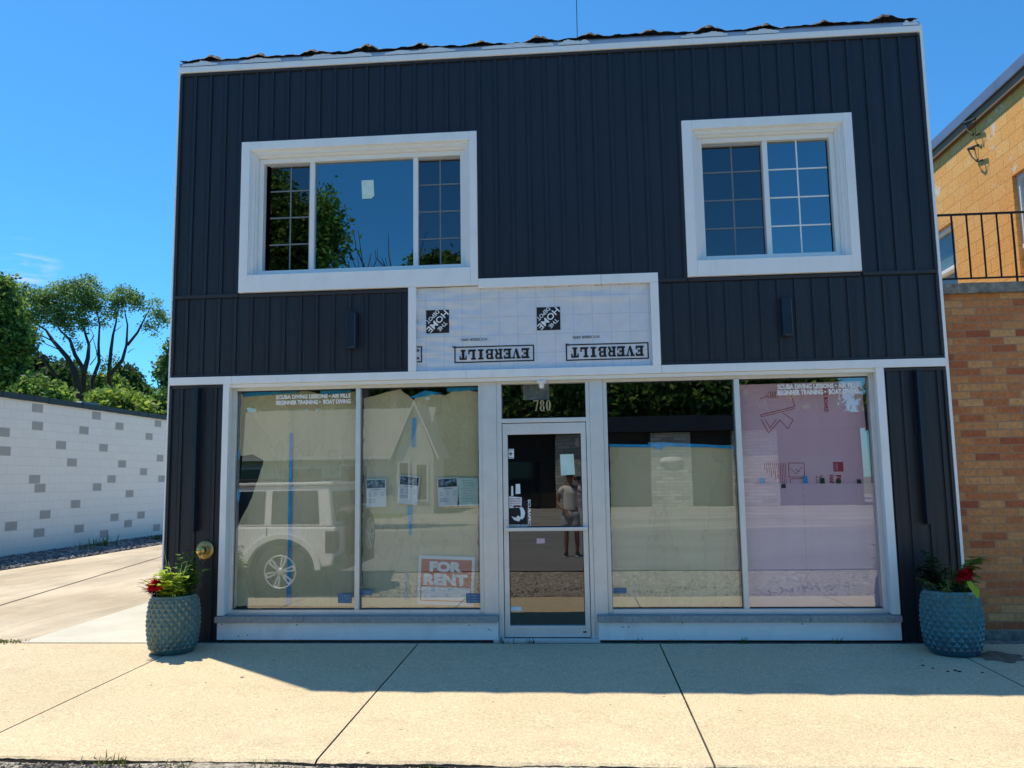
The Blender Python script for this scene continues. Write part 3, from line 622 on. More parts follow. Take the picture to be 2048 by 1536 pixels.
# shop front --------------------------------------------------------------------
YG = .12
mb = MB(); mb.box(-3.835, -3.765, -.045, .003, 0.27, 2.7365); mb.build('jamb_board', 'trim_white', BL, bevel=.003)
mb = MB(); mb.box(3.075, 3.155, -.045, .003, 0.27, 2.7365); mb.build('jamb_board', 'trim_white', BL, bevel=.003)
mb = MB(); mb.box(-3.80, -3.775, .0035, .13, .27, 2.697); mb.build('jamb_reveal', 'vinyl', BL); mb = MB(); mb.box(3.085, 3.12, .0035, .13, .27, 2.697); mb.build('jamb_reveal', 'vinyl', BL)
def shop_window(x0, x1, z0, z1, panes, label):
    w = None; mb = MB(); a, b = .03, .045
    mb.box(x0, x0 + b, .075, .15, z0, z1); mb.box(x1 - b, x1, .075, .15, z0, z1); mb.box(x0 + b, x1 - b, .075, .15, z1 - .03, z1); mb.box(x0 + b, x1 - b, .065, .15, z0, z0 + .055)
    mb.box(panes[0][1], panes[1][0], .06, .15, z0 + .056, z1 - .031)
    w = mb.build('display_window', 'alu', BL, bevel=.003); w['label'] = label
    mb = MB()
    for p in panes: 
        for q in (p[0], p[1]): mb.box(q - .006, q + .006, .118, .126, z0 + .056, z1 - .031)
        mb.box(p[0] + .006, p[1] - .006, .118, .126, z0 + .0555, z0 + .067); mb.box(p[0] + .006, p[1] - .006, .118, .126, z1 - .043, z1 - .031)
    mb.build('gasket', 'black', w)
    for p in panes:
        mb = MB(); mb.add([(p[0], YG, z0 + .055), (p[1], YG, z0 + .055), (p[1], YG, z1 - .03), (p[0], YG, z1 - .03)], [(0, 1, 2, 3)]); mb.build('pane', 'shop_glass', w, norm=False)
shop_window(-3.775, -1.0, .255, 2.70, [(-3.73, -2.385), (-2.335, -1.045)], 'left pair of display panes in an aluminium frame')
shop_window(.285, 3.085, .255, 2.70, [(.33, 1.66), (1.715, 3.045)], 'right pair of display panes in an aluminium frame')
mb = MB(); mb.box(-.998, -.85, .05, .16, .02, 2.698); mb.build('column_cover', 'alu', BL, bevel=.004)
mb = MB(); mb.box(.148, .283, .05, .16, .02, 2.698); mb.build('column_cover', 'alu', BL, bevel=.004)
def sill(x0, x1, br):
    mb = MB(); xs = [x0, br, x1]
    for a, b in zip(xs[:-1], xs[1:]): mb.box(a + .002, b - .002, -.075, .074, .20, .262)
    mb.build('sill', 'stone_sill', BL, bevel=.005)
sill(-3.85, -.845, -2.89); sill(.165, 3.16, 2.27)
for x0, x1 in ((-3.835, -.85), (.18, 3.155)):
    mb = MB(); mb.box(x0, x1, -.035, .2, .02, .198); mb.build('base_panel', 'base_white', BL, bevel=.002)
mb = MB()
for x, z in ((-2.97, .175), (-1.15, .17), (-3.78, .18), (1.02, .19), (.42, .15), (.48, .15), (-.93, .12), (-.95, .13), (-3.6, .06), (-3.5, .07), (2.2, .18)): mb.box(x - .006, x + .006, -.0365, -.0352, z - .005, z + .005)
mb.build('screw', 'black', BL)
# door and transom
mb = MB(); mb.box(-.849, -.795, .06, .16, .02, 2.698); mb.box(.105, .147, .06, .16, .02, 2.698); mb.box(-.795, .105, .06, .16, 2.255, 2.30); mb.box(-.795, .105, .061, .16, 2.675, 2.698)
mb.box(-.90, .19, -.03, .16, -.01, .022); DF = mb.build('door_frame', 'alu', BL, bevel=.003)
mb = MB(); mb.add([(-.795, YG, 2.30), (.105, YG, 2.30), (.105, YG, 2.675), (-.795, YG, 2.675)], [(0, 1, 2, 3)]); mb.build('transom_pane', 'shop_glass', DF, norm=False)
mb = MB(); mb.box(-.789, -.735, .07, .14, .03, 2.248); mb.box(.045, .099, .07, .14, .03, 2.248); mb.box(-.735, .045, .07, .14, 2.13, 2.248); mb.box(-.735, .045, .07, .14, .03, .145)
DO = mb.build('door', 'alu', BL, bevel=.004); DO['label'] = 'narrow framed aluminium door with full glass'
mb = MB(); mb.add([(-.735, .105, .145), (.045, .105, .145), (.045, .105, 2.13), (-.735, .105, 2.13)], [(0, 1, 2, 3)]); mb.build('pane', 'door_glass', DO, norm=False)
mb = MB()
for a in (-.735, .039): mb.box(a, a + .006, .1, .11, .145, 2.13)
mb.box(-.729, .039, .1, .11, 2.124, 2.13); mb.build('gasket', 'black', DO)
mb = MB(); mb.box(-.765, .09, -.0, .022, 1.115, 1.155); mb.box(-.765, -.74, .02, .07, 1.12, 1.15); mb.box(.055, .085, .02, .07, 1.12, 1.15); mb.build('push_bar', 'alu', DO, bevel=.006)
mb = MB(); mb.lathe([(0, .055), (.016, .055), (.019, .06), (.02, .07)], (-.762, 0, 1.215), 'Y', 20); mb.box(-.764, -.76, .052, .056, 1.207, 1.223); mb.build('lock', 'alloy', DO)
mb = MB(); mb.box(.02, .055, .066, .07, .075, .09); mb.build('latch_plate', 'dark_metal', DO)
# 780 in gold serif figures on the transom
mb = MB(); zt = at(1085, 800, .11).z; x7 = at(1067, 812, .11).x; x8 = at(1102, 812, .11).x; zb = at(1085, 822, .11).z
def arc(mb, cx, cz, rx, rz, w, a0=0, a1=360, y=.112, n=28):
    P = []
    for i in range(n + 1):
        t = R_(a0 + (a1 - a0) * i / n); k = w * (.55 + .45 * abs(math.cos(t)))
        P += [(cx + rx * math.cos(t), y, cz + rz * math.sin(t)), (cx + (rx - k) * math.cos(t), y, cz + (rz - k * .6) * math.sin(t))]
    mb.add(P, [(2 * i, 2 * i + 1, 2 * i + 3, 2 * i + 2) for i in range(n)])
H = zt - zb; W = (x8 - x7) / 3
mb.poly([(x7, .112, zt), (x7 + W * .88, .112, zt), (x7 + W * .88, .112, zt - H * .08), (x7 + W * .02, .112, zt - H * .12)]); mb.poly([(x7, .1121, zt - H * .1), (x7 + .006, .1121, zt - H * .1), (x7 + .004, .1121, zt - H * .24), (x7, .1121, zt - H * .24)])
mb.poly([(x7 + W * .66, .1122, zt - H * .08), (x7 + W * .88, .1122, zt - H * .08), (x7 + W * .48, .1122, zb), (x7 + W * .28, .1122, zb)])
cx = x7 + W * 1.48; arc(mb, cx, zt - H * .26, W * .36, H * .27, .017); arc(mb, cx, zt - H * .73, W * .43, H * .29, .019); arc(mb, x7 + W * 2.55, (zt + zb) / 2, W * .43, H * .5, .020)
mb.build('house_number', 'letter_gold', DF, norm=False)
c0 = at(1046, 768, .16); c1 = at(1099, 799, .16); mb = MB(); mb.box(c0.x, c1.x, .155, .157, c1.z, c0.z)
tag(mb.build('card_sheet', 'ink_grey'), 'plain grey card behind the transom glass above the gold number', 'card')
c = at(1083, 765, -.0); mb = MB(); mb.lathe([(0, .0), (.052, 0), (.055, -.02), (.042, -.035), (.03, -.04), (.028, -.065), (.022, -.085), (0, -.088)], (c.x, .02, 2.697), 'Z', 24)
tag(mb.build('light_socket', 'vinyl'), 'small white round lamp socket under the beam over the door', 'lamp')

# wall lamps --------------------------------------------------------------------
for x, zc, lb in ((-2.405, 3.29, 'short dark wall lamp left of the wrapped sign'), (2.206, 3.29, 'short dark wall lamp right of the wrapped sign')):
    t = empty('wall_lamp', (x, -.02, zc), lb, 'wall lamp', 'short dark box lamps on the siding')
    mb = MB(); mb.box(x - .058, x + .058, -.045, -.0205, zc - .20, zc + .20); mb.build('backplate', 'lamp_navy', t, bevel=.004)
    mb = MB(); mb.box(x - .05, x + .046, -.095, -.0455, zc - .192, zc + .205); mb.build('body', 'lamp_navy', t, bevel=.006)
    mb = MB(); mb.box(x + .0465, x + .050, -.097, -.09, zc - .185, zc + .18); mb.box(x - .03, x + .046, -.097, -.09, zc - .197, zc - .193); mb.build('edge_strip', 'strip_metal', t)
for x, lb in ((-4.125, 'long thin dark wall lamp above the brass pipe outlet'), (3.485, 'long thin dark wall lamp above the right planter')):
    t = empty('wall_lamp', (x, -.02, 1.9), lb, 'wall lamp', 'long thin dark lamps beside the shop front')
    mb = MB(); mb.box(x - .03, x + .03, -.045, -.0205, 1.145, 2.70); mb.build('body', 'lamp_navy', t, bevel=.004)
    mb = MB(); mb.box(x + .012, x + .033, -.10, -.046, 1.15, 2.698) if x < 0 else mb.box(x - .033, x - .012, -.10, -.046, 1.15, 2.698); mb.build('fin', 'lamp_navy', t, bevel=.004)
    mb = MB(); mb.box(x - .055, x + .055, -.03, -.0205, 2.05, 2.25); mb.build('wall_box', 'lamp_navy', t, bevel=.004)
# brass fire hose outlet
c = at(410, 1100, -.03); t = empty('hose_outlet', (c.x, -.02, c.z), 'round brass fire hose outlet with hanging chain on the lower left siding', 'pipe outlet')
mb = MB(); mb.lathe([(0, -.022), (.092, -.022), (.098, -.03), (.094, -.038), (.05, -.042), (0, -.042)], (c.x, 0, c.z), 'Y', 40); mb.build('plate', 'brass_old', t)
mb = MB(); mb.lathe([(.05, -.042), (.048, -.07), (.04, -.075), (.04, -.10)], (c.x + .01, 0, c.z), 'Y', 6, sm=False); mb.build('nut', 'brass_old', t)
mb = MB(); mb.lathe([(.035, -.10), (.042, -.105), (.042, -.15), (.036, -.156), (0, -.156)], (c.x - .0, 0, c.z), 'Y', 28); mb.build('cap', 'brass', t)
mb = MB(); mb.box(c.x - .005, c.x + .005, -.166, -.156, c.z - .02, c.z + .02); mb.tube([(c.x, -.15, c.z - .03), (c.x - .01, -.13, c.z - .08), (c.x + .0, -.07, c.z - .13), (c.x + .015, -.03, c.z - .105)], .0025, 6); mb.build('chain', 'brass', t)

# papers, tape and foam behind the glass -----------------------------------------
def torn(px_pts, y, jag=.006, step=.03):
    P = [at(a, b, y) for a, b in px_pts]; out = []
    for i, p in enumerate(P):
        q = P[(i + 1) % len(P)]; d = (q - p); n = max(1, int(d.length / step))
        for k in range(n):
            r = p + d * (k / n); j = jag if d.length > .06 else 0
            out.append((r.x + (random.random() - .5) * j * 2, y, r.z + (random.random() - .5) * j * 2))
    return out
def sheet(name, pts, y, m, lb, cat, group=None, jag=.004, step=.05, thick=0, wavy=0):
    mb = MB(); P = torn(pts, y, jag, step)
    if thick: mb.prism(P, (0, thick, 0))
    else:
        mb.poly(P)
        me_o = mb
    o = mb.build(name, m)
    return tag(o, lb, cat, group)
KG = 'brown paper sheets covering the shop windows'
sheet('paper_sheet', [(482, 790), (520, 785), (545, 790), (583, 782), (583, 1005), (581, 1210), (470, 1212), (470, 1062), (500, 1004), (528, 922), (505, 908), (482, 912), (478, 908)], .165, 'kraft', 'brown paper sheet with a dark torn hole at the left shop window edge', 'brown paper', KG, .005)
sheet('paper_sheet', [(578, 786), (612, 781), (650, 790), (711, 783), (713, 1213), (576, 1212)], .172, 'kraft_b', 'brown paper sheet on the right half of the leftmost pane, over a blue tape line', 'brown paper', KG, .004)
sheet('paper_sheet', [(728, 796), (800, 778), (826, 800), (826, 1214), (724, 1214)], .172, 'kraft_b', 'brown paper sheet with a torn peak, left half of the second pane', 'brown paper', KG, .006)
sheet('paper_sheet', [(838, 786), (890, 790), (915, 777), (958, 784), (957, 960), (955, 1214), (822, 1214), (826, 803)], .166, 'kraft', 'brown paper sheet behind the for rent sign, right half of the second pane', 'brown paper', KG, .006)
sheet('paper_sheet', [(1219, 893), (1330, 893), (1330, 1213), (1226, 1213)], .168, 'kraft_b', 'brown paper sheet covering the lower left half of the third pane under blue tape', 'brown paper', KG, .003)
sheet('paper_sheet', [(1326, 892), (1400, 893), (1466, 890), (1480, 1213), (1328, 1213)], .176, 'kraft', 'brown paper sheet covering the lower right half of the third pane under blue tape', 'brown paper', KG, .003)
TG = 'strips of blue masking tape'
TP = [([(579, 866), (585, 866), (584, 1010), (581, 1210), (573, 1210), (577, 1010)], 'long blue tape strip down the middle of the leftmost pane'),
      ([(486, 782), (600, 778), (600, 785), (486, 794)], 'blue tape along the top left of the leftmost pane'), ([(640, 780), (700, 776), (702, 784), (642, 790)], 'short blue tape at the top right of the leftmost pane'),
      ([(825, 836), (832, 836), (830, 895), (823, 895)], 'short upright blue tape on the pale seam of the second pane'), ([(816, 1012), (825, 1012), (822, 1070), (818, 1070)], 'narrow blue tape below the middle flyer'),
      ([(818, 795), (850, 781), (884, 786), (830, 796)], 'blue tape bridging the torn paper gap at the top of the second pane'), ([(892, 774), (960, 772), (960, 780), (895, 784)], 'blue tape at the top right corner of the second pane'),
      ([(812, 1148), (817, 1148), (814, 1200), (810, 1200)], 'pale blue tape low on the seam left of the for rent sign'),
      ([(1218, 888), (1300, 889), (1300, 895), (1219, 894)], 'left half of the blue tape line across the third pane'), ([(1296, 885), (1340, 885), (1468, 892), (1468, 898), (1420, 895), (1330, 893), (1322, 899), (1298, 893)], 'wider right half of the blue tape line across the third pane'),
      ([(476, 900), (480, 900), (480, 918), (476, 918)], 'small blue tape at the left edge by the torn hole'), ([(475, 975), (481, 985), (478, 1005), (473, 1000)], 'blue tape scrap at the left edge below the torn hole')]
for k, (pts, lb) in enumerate(TP): sheet('blue_tape', pts, .158 - .0004 * k, 'tape', lb, 'tape', TG, .0015)
# papers in the second pane
def flyer(px, py, ang, lb, plain=False):
    c = at(px, py, .135); w, h = .111, .151; ca, sa = math.cos(ang), math.sin(ang)
    def T(p): return Vector((c.x + p.x * ca - p.z * sa, 0, c.z + p.x * sa + p.z * ca))
    def rect(mb, x0, x1, z0, z1, y, mi=0): mb.add([(*((q := T(Vector((a, 0, b)))).x,), y, q.z) for a, b in ((x0, z0), (x1, z0), (x1, z1), (x0, z1))], [(0, 1, 2, 3)], mi)
    t = empty('flyer' if not plain else 'notice_sheet', (c.x, .135, c.z), lb, 'flyer' if not plain else 'notice', None if plain else 'white printed flyers in the second pane')
    mb = MB(); rect(mb, -w, w, -h, h, .136); mb.build('paper_page', 'paper' if not plain else 'paper_green', t, norm=False)
    mb = MB()
    if not plain:
        rect(mb, -w * .9, w * .9, h * .36, h * .93, .1345, 0)
        for _ in range(16):
            a, b = random.uniform(-.85, .6) * w, random.uniform(.4, .75) * h; rect(mb, a, a + .25 * w, b, b + .16 * h, .1338 - .0001 * _, random.choice([1, 2, 1, 3]))
    for i in range(9):
        zz = (.22 - .11 * i) * h if not plain else (.8 - .18 * i) * h
        if plain: rect(mb, -w * random.uniform(.3, .75), w * random.uniform(.3, .75), zz, zz + .02 * h, .1342, 3)
        elif 2 <= i <= 4:
            for a in (-.8, -.2, .5): rect(mb, w * a, w * (a + .3), zz, zz + .02 * h, .1342, 3)
        elif i > 5: rect(mb, -w * .85, -w * random.uniform(-.1, .2), zz, zz + .02 * h, .1342, 3)
        elif i == 0: rect(mb, -w * .4, w * .4, zz, zz + .035 * h, .1342, 3)
    mb.build('print', ['photo_dark', 'photo_lite', 'decal_blue', 'ink_grey'], t, norm=False)
flyer(752, 986, R_(1.5), 'white flyer nearest the mullion, leftmost of the row'); flyer(817, 980, R_(-6), 'white flyer tilted clockwise, middle of the row above the tape')
flyer(896, 984, R_(3), 'white flyer touching the pale green notice'); flyer(936, 984, R_(-.5), 'pale green text notice right of the three flyers', True)
# FOR RENT
c = at(892, 1161, .137); an = R_(-2.2); w, h = .302, .255; ca, sa = math.cos(an), math.sin(an)
def TS(p): return Vector((c.x + p.x * ca - p.z * sa, 0, c.z + p.x * sa + p.z * ca))
t = empty('for_rent_sign', (c.x, .137, c.z), 'red and white for rent sign leaning in the corner of the second pane', 'sign')
mb = MB(); P = [TS(Vector((a, 0, b))) for a, b in ((-w, -h), (w, -h), (w, h), (-w, h))]; mb.prism([(p.x, .1375, p.z) for p in P], (0, .003, 0)); mb.build('board', 'sign_white', t)
mb = MB()
def sq(x0, x1, z0, z1, y, mi): P = [TS(Vector((a, 0, b))) for a, b in ((x0, z0), (x1, z0), (x1, z1), (x0, z1))]; mb.add([(p.x, y, p.z) for p in P], [(0, 1, 2, 3)], mi)
sq(-w * .90, w * .90, -h * .86, h * .86, .1370, 0); sq(-w * .86, w * .86, -h * .81, -h * .27, .1367, 1); sq(-w * .85, w * .85, -.27 * h, h * .82, .1366, 0)
put_text(mb, 'FOR', -w * .60, w * .56, h * .33, h * .77, .1360, 1, .062, TS); put_text(mb, 'RENT', -w * .80, w * .76, -h * .21, h * .26, .1360, 1, .062, TS)
mb.build('lettering', ['sign_red', 'sign_white'], t, norm=False)
# vinyl lettering on the glass
for (xa, xb, y1, y2, y3, y4, lb) in ((552, 701, 788.5, 797, 799.5, 808.5, 'white scuba lettering on the leftmost pane'), (1555, 1718, 767, 777, 778.5, 789, 'white scuba lettering on the pink backed pane')):
    mb = MB(); rise = (-1.3 if xa < 1000 else -3.0)
    for s_, ya, yb in (('SCUBA DIVING LESSONS • AIR FILLS', y1, y2), ('BEGINNER TRAINING •  BOAT DIVING', y3, y4)):
        A = at(xa, yb, .115); B = at(xb, yb, .115); Cc = at((xa + xb) / 2, (ya), .115); Dd = at((xa + xb) / 2, yb, .115)
        put_text(mb, s_, A.x, B.x, Dd.z, Cc.z, .1165, 0, .045)
    tag(mb.build('window_lettering', 'letter_white', norm=False), lb, 'lettering', 'white lettering on the shop glass')
# small blue stickers low on the glass
for (a, b, c_, d_, lb) in ((676, 1188, 703, 1206, 'small blue sticker low on the leftmost pane'), (722, 1180, 744, 1190, 'small blue and white sticker low by the mullion'), (932, 1187, 962, 1206, 'small blue sticker over the corner of the for rent sign'),
                           (1227, 1176, 1253, 1187, 'small blue sticker low on the third pane')):
    A = at(a, b, .116); B = at(c_, d_, .116); t = empty('window_sticker', (A.x, .1165, B.z), lb, 'sticker', 'small blue stickers low on the shop glass')
    mb = MB(); mb.add([(A.x, .1165, B.z), (B.x, .1165, B.z), (B.x, .1165, A.z), (A.x, .1165, A.z)], [(0, 1, 2, 3)]); mb.build('film', 'decal_blue', t, norm=False)
    mb = MB(); hh = A.z - B.z
    for k in range(3): mb.add([(A.x + .01, .1155, B.z + hh * (.15 + .28 * k)), (B.x - .01, .1155, B.z + hh * (.15 + .28 * k)), (B.x - .01, .1155, B.z + hh * (.27 + .28 * k)), (A.x + .01, .1155, B.z + hh * (.27 + .28 * k))], [(0, 1, 2, 3)])
    mb.build('print', 'photo_lite', t, norm=False)
# door notices
sheet('notice_sheet', [(1120, 909), (1147, 908), (1150, 949), (1122, 951)], .101, 'paper_green', 'pale green sheet taped high on the right of the door glass', 'notice', jag=0)
t = empty('door_sticker', (-.7, .1, 1.9), 'small white card with a diamond mark at the top left of the door glass', 'sticker'); A = at(1015, 898, .101); B = at(1028, 917, .101)
mb = MB(); mb.box(A.x, B.x, .1005, .1015, B.z, A.z); mb.build('card', 'paper', t); mb = MB(); cx, cz = (A.x + B.x) / 2, (A.z + B.z) / 2; r = .022
mb.add([(cx - r, .0998, cz), (cx, .0998, cz - r), (cx + r, .0998, cz), (cx, .0998, cz + r)], [(0, 1, 2, 3)]); mb.add([(cx - .028, .0998, cz + .036), (cx + .028, .0998, cz + .036), (cx + .028, .0998, cz + .043), (cx - .028, .0998, cz + .043)], [(0, 1, 2, 3)])
mb.add([(cx - .028, .0998, cz - .043), (cx + .028, .0998, cz - .043), (cx + .028, .0998, cz - .036), (cx - .028, .0998, cz - .036)], [(0, 1, 2, 3)]); mb.build('diamond', 'ink_grey', t, norm=False)
A = at(1017, 995, .101); B = at(1044, 1016, .101); t = empty('door_sticker', (A.x, .1, B.z), 'pink lettered warning sticker tilted above the round emblem decal', 'sticker')
mb = MB(); mb.add([(A.x, .1005, B.z), (B.x - .005, .1005, B.z + .008), (B.x, .1005, A.z), (A.x + .012, .1005, A.z + .012), (A.x, .1005, A.z - .008)], [(0, 1, 2, 3, 4)]); mb.build('film', 'paper', t, norm=False)
mb = MB(); hh = (A.z - B.z)
for k, s_ in enumerate(('AT ALL TIMES', 'ON DUTY', 'SURVEILLANCE', 'AUDIO & VIDEO')): put_text(mb, s_, A.x + .012, B.x - .012, B.z + hh * (.14 + .22 * k), B.z + hh * (.28 + .22 * k), .0995, 0, .02)
mb.build('lettering', 'ink_red', t, norm=False)
A = at(1017, 1013, .101); B = at(1055, 1052, .101); t = empty('door_decal', (A.x, .1, B.z), 'black and white round emblem decal with dealer lettering low on the door glass', 'decal')
mb = MB(); mb.add([(A.x, .1015, B.z + .02), (B.x, .1015, B.z + .02), (B.x, .1015, A.z + .06), (A.x, .1015, A.z + .06)], [(0, 1, 2, 3)]); mb.build('film', 'ink', t, norm=False)
mb = MB(); cx, cz = (A.x + B.x) / 2 - .01, (A.z + B.z) / 2 + .03
arc(mb, cx, cz, .085, .085, .045, -50, 120, y=.1005); mb.add([(cx - .06, .1, cz - .03), (cx - .03, .1, cz - .07), (cx + .02, .1, cz - .085), (cx + .045, .1, cz - .05), (cx + .01, .1, cz - .02), (cx - .01, .1, cz - .045)], [(0, 1, 2, 3, 4, 5)])
put_text(mb, 'AUTHORIZED DEALER', A.x, B.x + .005, B.z - .005, B.z + .017, .0998, 0, .03)
a, f = text2d('SCUBAPRO', .03); hz = A.z + .075 - B.z; mb.add([(B.x + .008 + w_ * .03, .0998, A.z + .07 - u * hz * .98) for u, w_ in a], f, 0)
mb.build('emblem', 'letter_white', t, norm=False)
for A_, B_, lb, m_ in (((1022, 972), (1027, 992), 'thin pale sticker strip on the left of the door glass', 'paper'), ((1031, 968), (1041, 988), 'small white torn sticker beside the thin strip on the door', 'paper'),
                       ((1020, 1213), (1044, 1222), 'small white label at the bottom left of the door glass', 'paper'), ((1073, 1077), (1090, 1087), 'scratched dive flag sticker just below the push bar', 'decal_pink'), ((1150, 876), (1159, 893), 'brown edged sticker in the top right corner of the door glass', 'stone_b')):
    A = at(*A_, .101); B = at(*B_, .101); mb = MB(); mb.add([(A.x, .1, B.z), (B.x, .1, B.z + .004), (B.x - .004, .1, A.z), (A.x + .003, .1, A.z)], [(0, 1, 2, 3)]); tag(mb.build('door_sticker', m_, norm=False), lb, 'sticker', 'small stickers on the door glass')
# pink foam boards
FB = empty('foam_board', at(1610, 860, .17), 'upper pink insulation board with red printing behind the rightmost pane', 'foam board')
mb = MB(); P = [at(a, b, .20) for a, b in ((1477, 770), (1722, 762), (1742, 967), (1485, 968))]; mb.prism([(p.x, .19, p.z) for p in P], (0, .025, 0)); mb.build('board', 'pink_foam', FB)
mb = MB()
def hline(a, b, w=.004, mi=0):
    A, B = at(*a, .189), at(*b, .189); d = (B - A).normalized(); n_ = Vector((-d.z, 0, d.x)) * w * .8
    mb.add([(q.x, .1885, q.z) for q in (A - n_, B - n_, B + n_, A + n_)], [(0, 1, 2, 3)], mi)
for y_ in (926, 954): hline((1577, y_), (1608, y_))
for x_ in (1577, 1608): hline((x_, 926), (x_ + 1, 954))
hline((1580, 958), (1608, 957)); hline((1580, 958), (1581, 967)); hline((1580, 936), (1592, 948), .003); hline((1592, 948), (1604, 934), .003); hline((1590, 938), (1600, 944), .003)
for i in range(7): hline((1529 + i * 4, 926), (1530 + i * 4.4, random.randint(942, 964)), .004)
for i in range(5): hline((1557 + i * 3.4, 926), (1558 + i * 3.6, 966), .003)
A = at(1666, 924, .189); B = at(1687, 943, .189); mb.add([(A.x, .1885, B.z), (B.x, .1885, B.z), (B.x, .1885, A.z), (A.x, .1885, A.z)], [(0, 1, 2, 3)], 0)
def vtext(s_, x0p, y0p, x1p, y1p, mi=0, bold=.02, y=.1882):      # text turned a quarter clockwise
    A = at(x0p, y0p, .189); B = at(x1p, y1p, .189); a, f = text2d(s_, bold); mb.add([(A.x + (B.x - A.x) * w_, y, A.z + (B.z - A.z) * u) for u, w_ in a], f, mi)
for i_ in range(4):
    A = at(1539 + 4.6 * i_, 790, .189); pr = [(A.x + .017 * math.cos(t_ * .524), A.z + .035 * math.sin(t_ * .524)) for t_ in range(13)]
    for q1, q2 in zip(pr[:-1], pr[1:]): d_ = Vector((q2[0] - q1[0], 0, q2[1] - q1[1])).normalized(); n_ = Vector((-d_.z, 0, d_.x)) * .0022; mb.add([(q1[0] - n_.x, .1884, q1[1] - n_.z), (q2[0] - n_.x, .1884, q2[1] - n_.z), (q2[0] + n_.x, .1884, q2[1] + n_.z), (q1[0] + n_.x, .1884, q1[1] + n_.z)], [(0, 1, 2, 3)])
hline((1520, 797), (1538, 792)); hline((1521, 830), (1590, 813), .005); hline((1522, 834), (1590, 817), .004); hline((1521, 830), (1522, 834)); hline((1582, 790), (1590, 813)); hline((1522, 838), (1537, 866), .005); hline((1537, 866), (1560, 840), .005); hline((1530, 838), (1540, 856)); hline((1540, 856), (1553, 838)); hline((1560, 840), (1576, 858)); hline((1576, 858), (1586, 840)); hline((1586, 840), (1566, 826))
vtext('ING BOARD', 1646, 776, 1657, 824); vtext('FO', 1671, 950, 1683, 967, 0, .05); vtext('FANF', 1658, 950, 1668, 967, 0, .04); vtext('FLEX', 1631, 952, 1635, 967); vtext('UL', 1640, 951, 1646, 967)
vtext('Owens', 1672, 927, 1677, 941, 1, 0, .1879); vtext('Corning', 1668, 927, 1672, 941, 1, 0, .1879)
mb.build('print', ['ink_red', 'pink_foam'], FB, norm=False)
mb = MB(); P = [at(a, b, .18) for a, b in ((1482, 967), (1746, 966), (1764, 1214), (1493, 1214))]; mb.prism([(p.x, .175, p.z) for p in P], (0, .02, 0))
LB = tag(mb.build('foam_board', 'pink_foam_b'), 'plain lower pink insulation board behind the rightmost pane', 'foam board')
mb = MB(); A = at(1606, 968, .174); B = at(1615, 1180, .174)
for k in range(12): mb.tube([(A.x + (B.x - A.x) * k / 12, .1745, A.z + (B.z - A.z) * k / 12), (A.x + (B.x - A.x) * (k + .75) / 12, .1745, A.z + (B.z - A.z) * (k + .75) / 12)], .0013, 4)
mb.build('crease', 'ink_grey', LB)
for (a, b, c_, d_, m_, lb) in ((1520, 956, 1530, 967, 'tape', 'blue tape tab on the foam board seam, left'), (1606, 952, 1616, 967, 'tape', 'large blue tape tab at the middle of the foam board seam'), (1562, 968, 1572, 976, 'black', 'black tape tab below the foam board seam'),
                               (1639, 956, 1650, 967, 'leaf_deep', 'dark teal tape tab on the seam under the red figures'), (1672, 959, 1682, 967, 'leaf_deep', 'dark teal tape tab on the seam under the red lettering'), (1713, 959, 1723, 967, 'leaf_deep', 'dark teal tape tab near the right end of the foam seam')):
    A = at(a, b, .172); B = at(c_, d_, .172); mb = MB(); mb.add([(A.x, .1715, B.z), (B.x, .1715, B.z), (B.x - .004, .1715, A.z), (A.x + .006, .1715, A.z)], [(0, 1, 2, 3)]); tag(mb.build('tape_tab', m_, norm=False), lb, 'tape', 'tape tabs on the pink foam boards')

# ------------------------------------------------------------------ white block building on the left
def m_block():
    m, t, N, L, P = nt('white_block'); v = coords(N, L); uv = swz(N, L, v, 1, 2)
    mp = N.new('ShaderNodeMapping'); mp.inputs['Location'].default_value = (.1, -.205, 0); L.new(uv, mp.inputs['Vector'])
    b = N.new('ShaderNodeTexBrick'); b.offset = .5; b.inputs['Scale'].default_value = 1; b.inputs['Brick Width'].default_value = .431; b.inputs['Row Height'].default_value = .2155
    b.inputs['Mortar Size'].default_value = .004; b.inputs['Color1'].default_value = (.94, .90, .82, 1); b.inputs['Color2'].default_value = (.97, .93, .85, 1); b.inputs['Mortar'].default_value = (.74, .71, .66, 1)
    L.new(mp.outputs[0], b.inputs['Vector']); n = noise(N, L, v, 40, 4, .8); r = ramp(N, [(.3, (.93, .93, .93)), (.7, (1.05, 1.05, 1.05))]); L.new(n, r.inputs[0])
    L.new(mixc(N, L, 1.0, b.outputs[0], r.outputs[0], 'MULTIPLY'), P.inputs['Base Color']); P.inputs['Roughness'].default_value = .9
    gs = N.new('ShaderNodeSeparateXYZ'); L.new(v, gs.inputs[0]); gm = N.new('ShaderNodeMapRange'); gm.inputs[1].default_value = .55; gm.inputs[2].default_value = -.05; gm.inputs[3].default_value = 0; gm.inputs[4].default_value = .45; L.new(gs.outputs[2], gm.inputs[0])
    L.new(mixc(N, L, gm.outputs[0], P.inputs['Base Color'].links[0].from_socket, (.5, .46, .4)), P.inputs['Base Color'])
    bump(N, L, P, b.outputs['Fac'], -.5, .01); MATS['white_block'] = m
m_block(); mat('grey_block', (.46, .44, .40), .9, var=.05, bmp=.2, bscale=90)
WB = empty('white_block_building', (-13.1, 16, 0), 'low white painted block building with scattered grey blocks and black roof edge', 'building')
mb = MB(); mb.box(-20, -13.1, -3, 30, -.2, 3.70)
